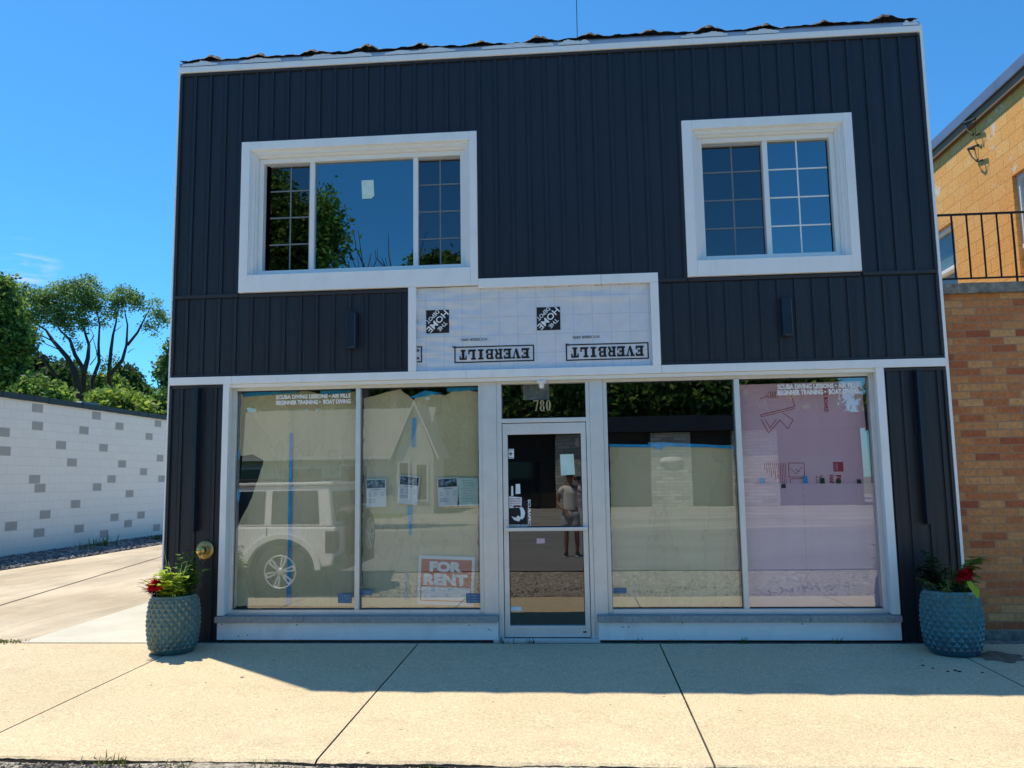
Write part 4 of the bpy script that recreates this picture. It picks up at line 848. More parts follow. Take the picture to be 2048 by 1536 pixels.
blocks = [(10.097, 3.547), (12.53, 3.577), (8.977, 2.9), (10.131, 3.122), (11.999, 3.134), (13.666, 3.347), (15.8, 3.546), (15.291, 3.143), (9.042, 2.477), (11.068, 2.684), (12.926, 2.688), (15.997, 2.471), (11.552, 2.262), (13.874, 2.262),
          (15.054, 2.041), (16.134, 1.829), (10.126, 1.825), (10.345, 1.606), (12.703, 1.603), (13.379, 1.819), (14.331, 1.395), (11.784, 1.172), (10.584, .955), (9.4, .723), (10.395, .531), (11.984, .528), (13.608, .735), (13.129, .307),
          (14.315, .527), (15.005, .756), (15.935, .314), (8.6, 1.82), (16.6, 1.2), (7.5, 1.2), (7.2, 2.7), (6.4, .5)]
for y, z in blocks:
    z = .31 + .2155 * round((z - .31) / .2155); hw = .2; mb.add([(-13.096, y - hw, z - .1), (-13.096, y + hw, z - .1), (-13.096, y + hw, z + .1), (-13.096, y - hw, z + .1)], [(0, 1, 2, 3)], 1)
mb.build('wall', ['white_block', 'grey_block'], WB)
mb = MB(); n = 120; 
for i in range(n):
    a, b = -3 + 33 * i / n, -3 + 33 * (i + 1) / n; mb.box(-13.4, -13.05 - .01 * random.random(), a, b, 3.685 + .008 * random.random(), 3.83)
mb.box(-20.05, -13.4, -3, 30, 3.70, 3.80); mb.build('roof', 'black', WB)
A = atx(150, 816, -14.2); B = atx(218, 822, -14.2)
t = empty('roof_vent', (-14.2, (A.y + B.y) / 2, 3.8), 'low grey slotted vent box on the roof of the white block building', 'vent')
mb = MB(); mb.prism([(-14.2, A.y, 3.80), (-14.2, B.y + .2, 3.80), (-14.2, B.y - .2, 3.86), (-14.2, A.y + 1.1, 4.08), (-14.2, A.y + .3, 4.06)], (-.8, 0, 0)); mb.build('housing', 'vent_grey', t)
mb = MB()
for k in range(9): y = A.y + .75 + .12 * k; mb.box(-14.205, -14.199, y, y + .07, 3.97 - .02 * k * .5, 4.02 - .02 * k * .5)
mb.build('slot', 'black', t)

# ------------------------------------------------------------------ brick building on the right
BB = empty('brick_building', (7, .2, 0), 'brick building with concrete coping, terrace and orange painted upper wall', 'building')
mb = MB(); mb.box(3.812, 14, .2, .5, -.1, 3.525); mb.box(3.812, 4.0, .5, 9, -.1, 3.525); mb.build('wall', 'red_brick', BB)
mb = MB(); mb.box(3.812, 14, .185, .199, -.1, .075); mb.build('base_course', 'concrete_cap', BB, bevel=.006)
mb = MB(); n = 40
for i in range(n):
    a, b = 3.815 + 10 * i / n, 3.815 + 10 * (i + 1) / n; j = .006 * random.random(); mb.box(a, b, .13 + j, .52, 3.527, 3.635 - .006 * random.random())
mb.build('coping', 'concrete_cap', BB)
mb = MB(); mb.box(4.0, 6.5, .52, 14, 3.40, 3.50); mb.build('terrace', 'concrete_cap', BB)
zt_ = 7.30
mb = MB()
def slabyz(mb, x0, x1, y0, y1, z0, z1, hs):
    ys = sorted({y0, y1} | {h[i] for h in hs for i in (0, 1)}); zs = sorted({z0, z1} | {h[i] for h in hs for i in (2, 3)})
    for a, b in zip(ys[:-1], ys[1:]):
        for c_, d_ in zip(zs[:-1], zs[1:]):
            if not any(h[0] < (a + b) / 2 < h[1] and h[2] < (c_ + d_) / 2 < h[3] for h in hs): mb.box(x0, x1, a, b, c_, d_)
OW = [(2.2, 3.51, 4.44, 5.985), (5.40, 6.9, 4.7, 5.93)]
slabyz(mb, 6.5, 6.75, .5, 14, 3.3, zt_, OW); mb.box(6.75, 14, .5, .8, 3.3, zt_); mb.build('upper_wall', 'orange_block', BB)
mb = MB(); mb.box(6.39, 14, .3, 14, zt_ + .02, zt_ + .20); mb.build('roof_edge', 'roof_lead', BB, bevel=.01)
mb = MB(); mb.box(6.43, 6.499, .4, 14, zt_ - .12, zt_ + .019); mb.build('frieze', 'eave_brown', BB)
for (y0, y1, z0, z1), lb in zip(OW, ('near white window in the orange wall', 'far window with blinds in the orange wall')):
    mb = MB(); t_ = .075
    mb.box(6.56, 6.68, y0, y0 + t_, z0, z1); mb.box(6.56, 6.68, y1 - t_, y1, z0, z1); mb.box(6.56, 6.68, y0 + t_, y1 - t_, z1 - t_, z1); mb.box(6.56, 6.68, y0 + t_, y1 - t_, z0, z0 + t_); mb.box(6.52, 6.70, y0 + t_, y1 - t_, z0 + .42, z0 + .49)
    w = mb.build('window', 'trim_white', BB, bevel=.006); w['label'] = lb
    mb = MB(); mb.add([(6.63, y0, z0), (6.63, y1, z0), (6.63, y1, z1), (6.63, y0, z1)], [(0, 1, 2, 3)]); mb.build('pane', 'room_glass', w, norm=False)
    mb = MB()
    for k in range(int((z1 - z0) / .04)): z = z0 + .04 * k; mb.add([(6.66, y0 + t_, z), (6.66, y1 - t_, z), (6.685, y1 - t_, z + .034), (6.685, y0 + t_, z + .034)], [(0, 1, 2, 3)])
    mb.box(6.7, 6.72, y0, y1, z0, z1); mb.build('blind', 'blind', w, norm=False)
t = empty('terrace_railing', (5.2, .2, 3.635), 'black iron railing with plain bars along the brick terrace', 'railing')
mb = MB(); mb.box(3.87, 6.45, .19, .214, 4.385, 4.405); mb.build('top_rail', 'wrought', t); mb = MB(); mb.box(3.87, 6.45, .19, .212, 3.688, 3.704); mb.build('bottom_rail', 'wrought', t)
for k in range(17):
    x = 3.898 + .1545 * k; mb = MB(); mb.tube([(x, .202, 3.638 if k % 5 == 0 else 3.704), (x + .002, .203, 4.0), (x, .202, 4.385)], .0095 if k % 5 else .011, 6); mb.build('bar', 'wrought', t)
for (a, b), lb in zip((((1928, 246), (1950, 238)), ((1936, 298), (1956, 290))), ('upper bent wire bracket on the orange wall', 'lower bent wire bracket on the orange wall')):
    P0 = atx(*a, 6.4); P1 = atx(*b, 6.4); mb = MB(); mb.tube([(6.5, P0.y, P0.z), P0, P1], .018, 6); W0 = atx(a[0] + 18, a[1] + 25, 6.42); W1 = atx(b[0] + 1, b[1] + 33, 6.42)
    mb.tube([P0, ((P0 + W0) / 2) + Vector((0, .02, -.02)), W0, W0 + Vector((0, -.03, .03))], .012, 5); mb.tube([P1, W1], .004, 5); mb.tube([W1, W1 + Vector((.06, -.02, .02))], .014, 5)
    tag(mb.build('wire_bracket', 'wrought'), lb, 'bracket', 'bent wire brackets on the orange wall')
mb = MB(); mb.tube([(.165, 3, 6.38), (.158, 3, 8.3), (.163, 3, 9.6)], .006, 6); tag(mb.build('antenna_mast', 'cable'), 'very thin dark antenna rod rising above the roof of the dark building', 'antenna')

# ------------------------------------------------------------------ planters
def add_leaf(mb, base, dirv, L, W, mi=0, droop=.3, fold=.15, seg=4, shape='oval'):
    base = Vector(base); d = Vector(dirv).normalized(); side = d.cross(Vector((0, 0, 1)));
    if side.length < .1: side = Vector((1, 0, 0))
    side.normalize(); up = side.cross(d); vs = []; p = base.copy(); dd = d.copy()
    for i in range(seg + 1):
        t = i / seg; w = W * (math.sin(math.pi * min(1, t * .85 + .12)) if shape == 'oval' else (math.sin(math.pi * min(1, .2 + t * .8)) if shape == 'heart' else (1 - t) ** .6)) * .5
        if i == seg: w = .001
        vs += [p - side * w + up * fold * w, p.copy(), p + side * w + up * fold * w]; dd = (dd - Vector((0, 0, droop / seg))).normalized(); p = p + dd * (L / seg)
    mb.add(vs, [(3 * i + k, 3 * i + 3 + k, 3 * i + 4 + k, 3 * i + 1 + k) for i in range(seg) for k in (0, 1)], mi, True)
def pot_mat(name, c0, c1, c2):
    m, t, N, L, P = nt(name); v = coords(N, L)
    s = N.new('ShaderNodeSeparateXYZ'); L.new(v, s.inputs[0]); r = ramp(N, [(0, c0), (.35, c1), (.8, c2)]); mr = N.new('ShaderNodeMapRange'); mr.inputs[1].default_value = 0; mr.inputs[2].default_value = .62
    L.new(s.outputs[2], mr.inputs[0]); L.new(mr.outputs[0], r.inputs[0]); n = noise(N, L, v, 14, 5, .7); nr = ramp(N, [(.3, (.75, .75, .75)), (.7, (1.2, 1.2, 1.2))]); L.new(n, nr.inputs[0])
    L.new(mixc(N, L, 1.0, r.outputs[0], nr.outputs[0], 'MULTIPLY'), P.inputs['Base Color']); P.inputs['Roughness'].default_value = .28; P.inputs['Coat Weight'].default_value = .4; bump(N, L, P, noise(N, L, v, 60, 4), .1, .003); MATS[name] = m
pot_mat('glaze_left', (.02, .09, .11), (.09, .16, .14), (.10, .17, .15)); pot_mat('glaze_right', (.01, .07, .12), (.035, .15, .18), (.05, .16, .17))  # left pot's bluish foot is ambient light put into the glaze colour
def pot(x, y, z, rmax, h, glaze, t):
    prof = [(0, .80), (.03, .84), (.12, .90), (.3, .965), (.5, 1.0), (.7, .985), (.88, .93), (1.0, .88)]
    def R(v):
        for (a, ra), (b, rb) in zip(prof[:-1], prof[1:]):
            if v <= b: u = (v - a) / (b - a); return ra + (rb - ra) * u
        return prof[-1][1]
    nu, nv, NU, NV = 308, 130, 22, 6.2; mb = MB(); vs = []
    for j in range(nv + 1):
        v = j / nv
        for i in range(nu):
            u = i / nu; a = u * NU + v * NV; b = u * NU - v * NV; fa, fb = abs((a % 1) - .5), abs((b % 1) - .5); hgt = .5 - max(fa, fb)
            env = min(1, max(0, (v - .05) / .04)) * min(1, max(0, (.965 - v) / .02)); r = rmax * (R(v) + .07 * hgt * 2 * env - .02); th = 2 * math.pi * u
            vs.append((x + r * math.cos(th), y + r * math.sin(th), z + h * v))
    r0 = rmax * R(1); n0 = len(vs)
    for rr, zz in ((r0 - .012, h + .006), (r0 - .03, h - .002), (r0 - .04, h - .12)):
        for i in range(nu): th = 2 * math.pi * i / nu; vs.append((x + rr * math.cos(th), y + rr * math.sin(th), z + zz))
    rows = nv + 4; mb.add(vs, [(j * nu + i, j * nu + (i + 1) % nu, (j + 1) * nu + (i + 1) % nu, (j + 1) * nu + i) for j in range(rows - 1) for i in range(nu)], 0, False)
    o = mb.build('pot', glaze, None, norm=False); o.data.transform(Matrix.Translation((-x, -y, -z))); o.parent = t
    mb = MB(); mb.lathe([(0, h - .035), (r0 - .038, h - .045)], (x, y, z), 'Z', 40); mb.build('soil', 'soil', t)
    return r0
def sprig(mb, base, h, lean, nl, L, W, mi, az, shape='oval', upz=.5, droop=.5, stem=None):
    b = Vector(base); tip = b + Vector((math.cos(az) * lean, math.sin(az) * lean, h)); pts = [b, b + Vector((math.cos(az) * lean * .3, math.sin(az) * lean * .3, h * .6)), tip]
    mb.tube(pts, [.004, .003, .002], 5, mi if stem is None else stem)
    for i in range(nl):
        t_ = .25 + .75 * i / max(1, nl - 1); p = pts[0].lerp(pts[1], min(1, t_ * 2)) if t_ < .5 else pts[1].lerp(pts[2], (t_ - .5) * 2)
        a = az + random.uniform(-1.9, 1.9) if i < nl - 1 else az; add_leaf(mb, p, (math.cos(a), math.sin(a), upz * random.uniform(.3, 1.4)), L * random.uniform(.7, 1.2), W * random.uniform(.7, 1.2), mi, droop, .25, 4, shape)
def ruffle(mb, c, r, n, mi):
    for i in range(n):
        th = random.random() * 6.28; ph = math.acos(random.uniform(-.15, 1)); d = Vector((math.sin(ph) * math.cos(th), math.sin(ph) * math.sin(th), math.cos(ph))); 
        add_leaf(mb, Vector(c) + d * r * .25, d + Vector((0, 0, .1)), r * random.uniform(.6, 1.05), r * .55, mi, .8, random.uniform(-.6, .6), 3, 'heart')
def planter(x, y, side, label):
    z = gz(y) + .004; t = empty('planter', (x, y, z), label, 'planter', None); h = .555 if side < 0 else .57; rm = .250 if side < 0 else .262
    r0 = pot(x, y, z, rm, h, 'glaze_left' if side < 0 else 'glaze_right', t); zt = z + h - .03; rr = r0 * .8
    if side < 0:
        mb = MB(); ruffle(mb, (x - .10, y - .17, zt + .13), .085, 140, 0); ruffle(mb, (x - .045, y - .13, zt + .16), .04, 30, 0); mb.tube([(x - .1, y - .13, zt - .02), (x - .11, y - .16, zt + .1)], .006, 6, 1); mb.build('red_flower', ['petal_red', 'leaf_mid'], t, norm=False)
        mb = MB()
        for k in range(20):
            a = random.uniform(-2.9, -.2) if k < 13 else random.uniform(0, 6.28); q = rr * random.uniform(.3, .85); sprig(mb, (x + math.cos(a) * q, y + math.sin(a) * q, zt), random.uniform(.08, .24), random.uniform(.02, .14), 4, .105, .10, 0, a, 'heart')
        for k in range(6): sprig(mb, (x - .1 + .05 * k, y - .1, zt), .24 + .06 * random.random(), .05, 5, .08, .06, 0, 2.2 + k * .3, 'heart')
        mb.build('lime_foliage', 'leaf_lime', t, norm=False)
        mb = MB()
        for k in range(20): sprig(mb, (x - .13 + .03 * random.random(), y - .12 + .1 * random.random(), zt), random.uniform(.06, .2), random.uniform(.06, .17), 7, .085, .022, 0, math.pi + random.uniform(-.9, .7))
        mb.build('dark_foliage', 'leaf_plum', t, norm=False)
        mb = MB()
        for k in range(42):
            a = random.random() * 6.28; l = random.uniform(.18, .42); add_leaf(mb, (x + .01 + .03 * math.cos(a), y + .03 * math.sin(a), zt), (math.cos(a) * .35, math.sin(a) * .35, 1), l, .010, 0, .35, .3, 5, 'blade')
        add_leaf(mb, (x - .02, y, zt), (-.22, 0, 1), .56, .018, 0, .05, .3, 6, 'blade'); mb.build('spike_grass', 'leaf_grey', t, norm=False)
        mb = MB()
        for k in range(30): q = rr * random.uniform(.2, .8); a = random.uniform(.0, 1.7); sprig(mb, (x + math.cos(a) * q, y + math.sin(a) * q, zt), random.uniform(.18, .44), .07, 6, .08, .055, 0, a + random.uniform(-1, 1))
        for k in range(6): a = random.uniform(-.5, .3); sprig(mb, (x + rr * .6, y - .02, zt), random.uniform(.08, .22), .08, 7, .10, .085, 0, a, 'heart')
        mb.build('green_foliage', 'leaf_mid', t, norm=False)
        mb = MB(); ruffle(mb, (x + .06, y + .12, zt + .45), .026, 18, 0); ruffle(mb, (x + .1, y + .1, zt + .42), .016, 8, 0); mb.build('purple_flower', 'petal_purple', t, norm=False)
    else:
        mb = MB(); ruffle(mb, (x + .085, y - .15, zt + .17), .075, 110, 0); ruffle(mb, (x + .125, y - .14, zt + .22), .045, 50, 0); ruffle(mb, (x + .02, y - .15, zt + .12), .03, 20, 0); mb.tube([(x + .09, y - .1, zt), (x + .1, y - .14, zt + .16)], .006, 6, 1); mb.build('red_flower', ['petal_red', 'leaf_mid'], t, norm=False)
        mb = MB()
        for k in range(16): a = random.uniform(-1.4, 1.8); q = rr * random.uniform(.3, .8); sprig(mb, (x + .05 + math.cos(a) * q * .8, y + math.sin(a) * q * .7, zt), random.uniform(.12, .36), .10, 5, .12, .085, 0, a)
        mb.build('green_foliage', 'leaf_mid', t, norm=False)
        mb = MB(); add_leaf(mb, (x + .10, y - .23, zt + .10), (.12, -.45, -.45), .13, .075, 0, .9, .35, 6, 'oval'); add_leaf(mb, (x + .07, y - .25, zt + .14), (-.05, -.4, -.2), .12, .05, 0, .8, .2, 5, 'heart'); mb.build('lime_foliage', 'leaf_lime', t, norm=False)
        mb = MB()
        for k in range(26): a = random.uniform(1.2, 3.6); q = rr * random.uniform(.2, .9); sprig(mb, (x + math.cos(a) * q, y + math.sin(a) * q * .7, zt), random.uniform(.12, .36), .10, 6, .09, .055, 0, a + random.uniform(-.8, .8))
        mb.build('dark_foliage', 'leaf_deep', t, norm=False)
        mb = MB()
        for k in range(12): a = random.uniform(-3.4, -1.9); q = rr * random.uniform(.6, .95); sprig(mb, (x + math.cos(a) * q, y + math.sin(a) * q, zt), random.uniform(.03, .16), .09, 9, .045, .022, random.choice([0, 0, 1]), a)
        mb.build('trailing_foliage', ['leaf_grey', 'leaf_lite'], t, norm=False)
        mb = MB()
        for k in range(34): a = random.random() * 6.28; add_leaf(mb, (x - .02 + .03 * math.cos(a), y + .03 * math.sin(a), zt), (math.cos(a) * .3, math.sin(a) * .3, 1), random.uniform(.2, .38), .010, 0, .3, .3, 5, 'blade')
        mb.build('spike_grass', 'leaf_dark', t, norm=False)
    return t
planter(-4.09, -.47, -1, 'grey green glazed quilted planter with lime leaves and a red flower at the left corner')
planter(3.455, -.46, 1, 'blue glazed quilted planter with dark leaves and a red flower at the right corner')
mat('damp', (.20, .16, .11), .7, var=.4, vscale=20)
mb = MB(); n = 40; mb.add([(3.78 + .20 * math.cos(k * .157) * (1 + .18 * math.sin(k * 1.1)), -.62 + .20 * math.sin(k * .157) * (1 + .2 * math.sin(k * .9)), gz(-.62 + .2 * math.sin(k * .157)) + .004) for k in range(n)], [tuple(range(n))]); struct(mb.build('pavement_stain', 'damp', norm=False))
mb = MB()
for px, py in ((1865, 1328), (1910, 1332), (1918, 1334), (1964, 1336), (1845, 1323), (1895, 1334)):
    w = ray(px, py); d_ = (-.0 - 1.666 + .016) / w.z; p = CPOS + w * d_; r = random.uniform(.010, .018); mb.lathe([(0, .007), (r * .8, .006), (r, 0)], (p.x, p.y, gz(p.y)), 'Z', 9)
tag(mb.build('dirt_clod', 'soil'), 'scattered dark soil crumbs on the pavement in front of the blue planter', 'soil crumbs', kind='stuff')

# ------------------------------------------------------------------ trees
def leaf_cloud(name, blobs, n, size, mats, parent, seed=0, flat=1.0, clump=.25, nclump=None, weights=None, droop=0):
    g = np.random.default_rng(seed); B = np.array([b[:3] for b in blobs], float); Rr = np.array([b[3] if len(b) == 4 else (b[3] + b[4] + b[5]) / 3 for b in blobs]); Sx = np.array([(b[3],) * 3 if len(b) == 4 else b[3:6] for b in blobs], float)
    p = Rr ** 2.2; p /= p.sum(); nc = nclump or max(20, n // 22)
    bi = g.choice(len(B), nc, p=p); d = g.normal(size=(nc, 3)); d /= np.linalg.norm(d, axis=1)[:, None]; rad = g.random(nc) ** .38
    cc = B[bi] + d * rad[:, None] * Sx[bi]; cm = g.choice(len(mats), nc, p=weights)
    ci = g.integers(0, nc, n); off = g.normal(size=(n, 3)) * clump * np.array([1, 1, .75]); C = cc[ci] + off; C[:, 2] -= np.abs(off[:, 0]) * droop
    a = g.normal(size=(n, 3)); a /= np.linalg.norm(a, axis=1)[:, None]; b = g.normal(size=(n, 3)); b[:, 2] *= flat; b = np.cross(a, b); b /= np.linalg.norm(b, axis=1)[:, None] + 1e-9
    s = size * (.55 + .9 * g.random(n))[:, None]; V = np.stack([C - a * s, C + b * s * .55, C + a * s, C - b * s * .55], 1).reshape(-1, 3)
    me = bpy.data.meshes.new(name); me.vertices.add(4 * n); me.vertices.foreach_set('co', V.ravel()); me.loops.add(4 * n); me.loops.foreach_set('vertex_index', np.arange(4 * n)); me.polygons.add(n)
    me.polygons.foreach_set('loop_start', np.arange(n) * 4); me.polygons.foreach_set('loop_total', np.full(n, 4))
    for m in mats: me.materials.append(MATS[m])
    mi = cm[ci]; sw = g.random(n) < .2; mi = np.where(sw, g.integers(0, len(mats), n), mi); me.polygons.foreach_set('material_index', mi.astype(np.int32)); me.update(); me.validate()
    o = bpy.data.objects.new(name, me); COL.objects.link(o)
    if parent is not None: o.parent = parent; o.matrix_parent_inverse = Matrix.Translation(parent.location).inverted()
    return o
def tree(name, label, cat, base, blobs, n, size, mats, limbs, lrad=.12, bark='bark', group=None, seed=1, clump=.3, weights=None, droop=0):
    t = empty(name, base, label, cat, group); mb = MB()
    for L_ in limbs:
        k = len(L_['p']); r0, r1 = (L_['r'][0] * .68, L_['r'][1] * .5); mb.tube(L_['p'], [r0 + (r1 - r0) * i / (k - 1) for i in range(k)], 7)
    mb.build('trunk', bark, t, norm=False); leaf_cloud('crown', blobs, n, size, mats, t, seed, clump=clump, weights=weights, droop=droop); return t
TY = 31.5
def limb(pts, r0, r1, y=TY, jy=.8):
    P = []; 
    for i, (a, b) in enumerate(pts): P.append(at(a, b, y + jy * math.sin(i * 1.3 + pts[0][0])))
    return {'p': P, 'r': (r0, r1)}
def blob(px, py, rpx, y=TY, ry=1.0, rz=1.0):
    c = at(px, py, y); k = (y + 8.5) / FPX; return (c.x, c.y, c.z, rpx * k, rpx * k * ry, rpx * k * rz)
LY = [limb([(165, 900), (160, 800), (150, 745), (135, 715), (105, 680), (92, 660), (60, 640)], .34, .05), limb([(165, 800), (168, 740), (150, 710), (140, 680), (120, 660), (90, 600)], .22, .04), limb([(168, 745), (176, 715), (178, 690), (165, 650), (150, 620)], .2, .04),
      limb([(182, 820), (185, 760), (198, 725), (197, 690), (199, 650), (192, 610)], .19, .04), limb([(215, 860), (218, 745), (222, 700), (226, 670), (233, 640), (230, 610)], .19, .04), limb([(222, 800), (218, 752), (245, 720), (253, 690), (255, 650), (248, 615)], .2, .04),
      limb([(255, 690), (275, 665), (285, 645), (295, 625), (305, 610)], .11, .03), limb([(110, 750), (100, 735), (78, 706), (65, 685)], .16, .06), limb([(80, 710), (62, 702), (52, 692)], .08, .04), limb([(105, 682), (85, 672), (66, 673)], .06, .03), limb([(120, 700), (92, 688), (74, 676)], .05, .02),
      limb([(176, 690), (188, 672), (180, 655)], .05, .02), limb([(197, 720), (190, 690), (184, 670)], .04, .02), limb([(180, 730), (192, 715), (194, 700)], .04, .02), limb([(226, 665), (240, 655), (246, 648)], .035, .015), limb([(256, 705), (262, 700), (270, 697)], .035, .015), limb([(165, 650), (200, 645), (185, 640)], .04, .02)]
BY = [blob(*a) for a in ((60, 588, 24), (85, 600, 26), (70, 625, 28), (50, 640, 22), (105, 590, 24), (125, 585, 26), (150, 575, 26), (180, 568, 22), (150, 600, 36), (115, 620, 32), (185, 595, 24), (130, 640, 22), (165, 640, 18), (205, 640, 12), (195, 610, 20), (60, 665, 18), (140, 665, 12), (155, 690, 10),
                         (230, 595, 24), (250, 588, 24), (270, 600, 20), (235, 615, 16), (222, 625, 14), (305, 608, 16), (318, 625, 18), (325, 640, 12), (300, 652, 13), (310, 665, 8), (215, 720, 10), (235, 725, 12), (212, 735, 8))]
tree('locust_tree', 'tall open tree with bare forked limbs behind the white building', 'tree', at(165, 900, TY), BY, 21000, .062, ['leaf_grey', 'leaf_mid', 'leaf_lite', 'leaf_dark'], LY, seed=3, clump=.16, weights=[.5, .26, .16, .08], droop=.5)
# dense maple at the left frame edge
MY = 26.0
B2 = [blob(a, b, r, MY) for a, b, r in ((-30, 600, 60), (-20, 680, 75), (10, 575, 22), (5, 620, 40), (25, 650, 30), (20, 700, 42), (-30, 760, 80), (25, 760, 35), (40, 620, 12), (45, 690, 18), (0, 800, 50), (-90, 650, 80), (48, 770, 18))]
tree('maple_tree', 'dense broad leaved tree at the far left with sunlit upper leaves', 'tree', at(-40, 950, MY), B2, 48000, .105, ['leaf_mid', 'leaf_lite', 'leaf_dark', 'leaf_deep'], [limb([(-40, 950), (-35, 800), (-25, 700), (-10, 620)], .3, .08, MY)], seed=4, clump=.2, weights=[.26, .5, .15, .09])  # large share of pale leaves: sun highlights put into the leaf colours
for k, (bl, n, sz, ms, wt, lb, nm, y) in enumerate([
    ([(60, 745, 35), (75, 765, 32), (50, 780, 30), (85, 735, 18)], 9000, .13, ['leaf_plum', 'leaf_dark', 'leaf_deep'], [.7, .2, .1], 'dark purple leaved tree behind the tall forked tree', 'plum_tree', 40),
    ([(135, 760, 35), (150, 785, 34), (110, 770, 30), (170, 775, 24), (125, 745, 20)], 12000, .13, ['leaf_dark', 'leaf_deep', 'leaf_mid'], [.5, .3, .2], 'dark green thicket tree below the forks of the tall tree', 'dark_tree', 38),
    ([(80, 790, 24), (95, 800, 22), (70, 800, 26), (110, 805, 20), (60, 780, 16)], 9000, .12, ['leaf_lite', 'leaf_mid', 'leaf_dark'], [.5, .35, .15], 'bright green bush rising over the black roof edge on the left', 'bush', 24),
    ([(210, 780, 30), (195, 795, 26), (228, 790, 26), (180, 790, 20), (215, 765, 14)], 10000, .12, ['leaf_mid', 'leaf_dark', 'leaf_lite'], [.45, .35, .2], 'mid green bush in the centre behind the roof vent', 'bush', 34),
    ([(255, 760, 22), (262, 785, 28), (280, 790, 20), (245, 790, 24), (250, 745, 12), (290, 805, 16)], 12000, .13, ['leaf_deep', 'leaf_dark', 'leaf_mid'], [.45, .35, .2], 'dark rounded tree right of the tall forked tree', 'dark_tree', 41),
    ([(225, 812, 22), (250, 815, 22), (270, 822, 16), (205, 808, 14), (285, 828, 8)], 11000, .11, ['leaf_yellow', 'leaf_lite', 'leaf_mid'], [.6, .25, .15], 'yellow green shrub just above the black roof edge', 'shrub', 22),
    ([(315, 815, 20), (330, 800, 16), (300, 822, 16), (345, 820, 24), (322, 835, 20)], 10000, .12, ['leaf_mid', 'leaf_dark', 'leaf_lite'], [.4, .4, .2], 'green tree low beside the corner of the dark building', 'bush', 30),
    ([(345, 735, 22), (335, 750, 14), (350, 700, 14), (328, 742, 8), (345, 770, 14), (338, 780, 10)], 5000, .12, ['leaf_grey', 'leaf_mid', 'leaf_dark'], [.4, .3, .3], 'sparse tree peeking out from behind the dark building corner', 'tree', 36),
    ([(20, 800, 40), (-20, 800, 50), (60, 815, 30)], 9000, .13, ['leaf_dark', 'leaf_deep', 'leaf_mid'], [.4, .4, .2], 'deep green hedge mass at the far left above the roof edge', 'hedge', 33)]):
    cx = bl[0][0]; base = at(cx, 900, y); base.z = 0
    tree(nm, lb, 'tree' if 'tree' in nm else nm, base, [blob(a, b, r, y) for a, b, r in bl], n, sz, ms, [{'p': [base, at(cx, bl[0][1] + 20, y)], 'r': (.18, .05)}], seed=20 + k, clump=.24, weights=wt)
# trees across the street, seen in the window reflections
def mir(px, py, y): w = ray(px, py); p = CPOS + w * (8.62 - y); return Vector((p.x, y, p.z))         # real place behind the camera that the panes mirror
def mblob(px, py, rpx, y): c = mir(px, py, y); k = (17.1 - y - 8.5) / FPX; return (c.x, c.y, c.z, rpx * k, rpx * k, rpx * k)
wb = [mblob(*a, -17.8) for a in ((560, 420, 55), (590, 470, 60), (530, 360, 40), (640, 400, 18), (645, 420, 26), (660, 440, 22), (672, 415, 12), (650, 470, 24), (655, 500, 18), (625, 520, 24), (600, 540, 26), (665, 385, 8), (675, 470, 9), (540, 520, 40), (480, 420, 70), (440, 500, 70), (400, 400, 70))]
tb = mir(455, 1030, -17.8); tb.z = 0
tree('willow_tree', 'large feathery street tree across the road, mirrored in the upper left window', 'tree', tb, wb, 45000, .085, ['leaf_lite', 'leaf_mid', 'leaf_dark'], [{'p': [tb, tb + Vector((.3, 0, 4)), tb + Vector((1.2, 0, 8)), mir(560, 430, -17.8)], 'r': (.4, .1)}, {'p': [tb + Vector((.3, 0, 4)), mir(500, 470, -17.8), mir(440, 420, -17.8)], 'r': (.25, .06)}], seed=50, clump=.26, weights=[.4, .4, .2], droop=1.2)
for k, (cx, w_) in enumerate(((735, 40), (790, 55))):
    b = mir(cx, 900, -38); b.z = 0; top = mir(cx, 560, -38); L_ = [{'p': [b, b.lerp(top, .6), top], 'r': (.3, .16)}]
    for j in range(16):
        a0 = top.lerp(b, .02 * j); dx = random.uniform(-1, 1) * w_ * .028; L_.append({'p': [a0, a0 + Vector((dx * .5, random.uniform(-.5, .5), random.uniform(.6, 1.2))), a0 + Vector((dx * 1.1, random.uniform(-1, 1), random.uniform(1.6, 2.6))), a0 + Vector((dx * 1.3, random.uniform(-1, 1), random.uniform(2.2, 3.4)))], 'r': (.07, .012)})
    t = empty('bare_tree', b, ('leafless twiggy tree behind the grey house, nearer the street tree' if k == 0 else 'leafless twiggy tree behind the grey house, nearer the dark shops'), 'tree', 'bare trees behind the grey house'); mb = MB()
    for l in L_: k2 = len(l['p']); mb.tube(l['p'], [l['r'][0] + (l['r'][1] - l['r'][0]) * i / (k2 - 1) for i in range(k2)], 5)
    mb.build('trunk', 'deadwood', t, norm=False)
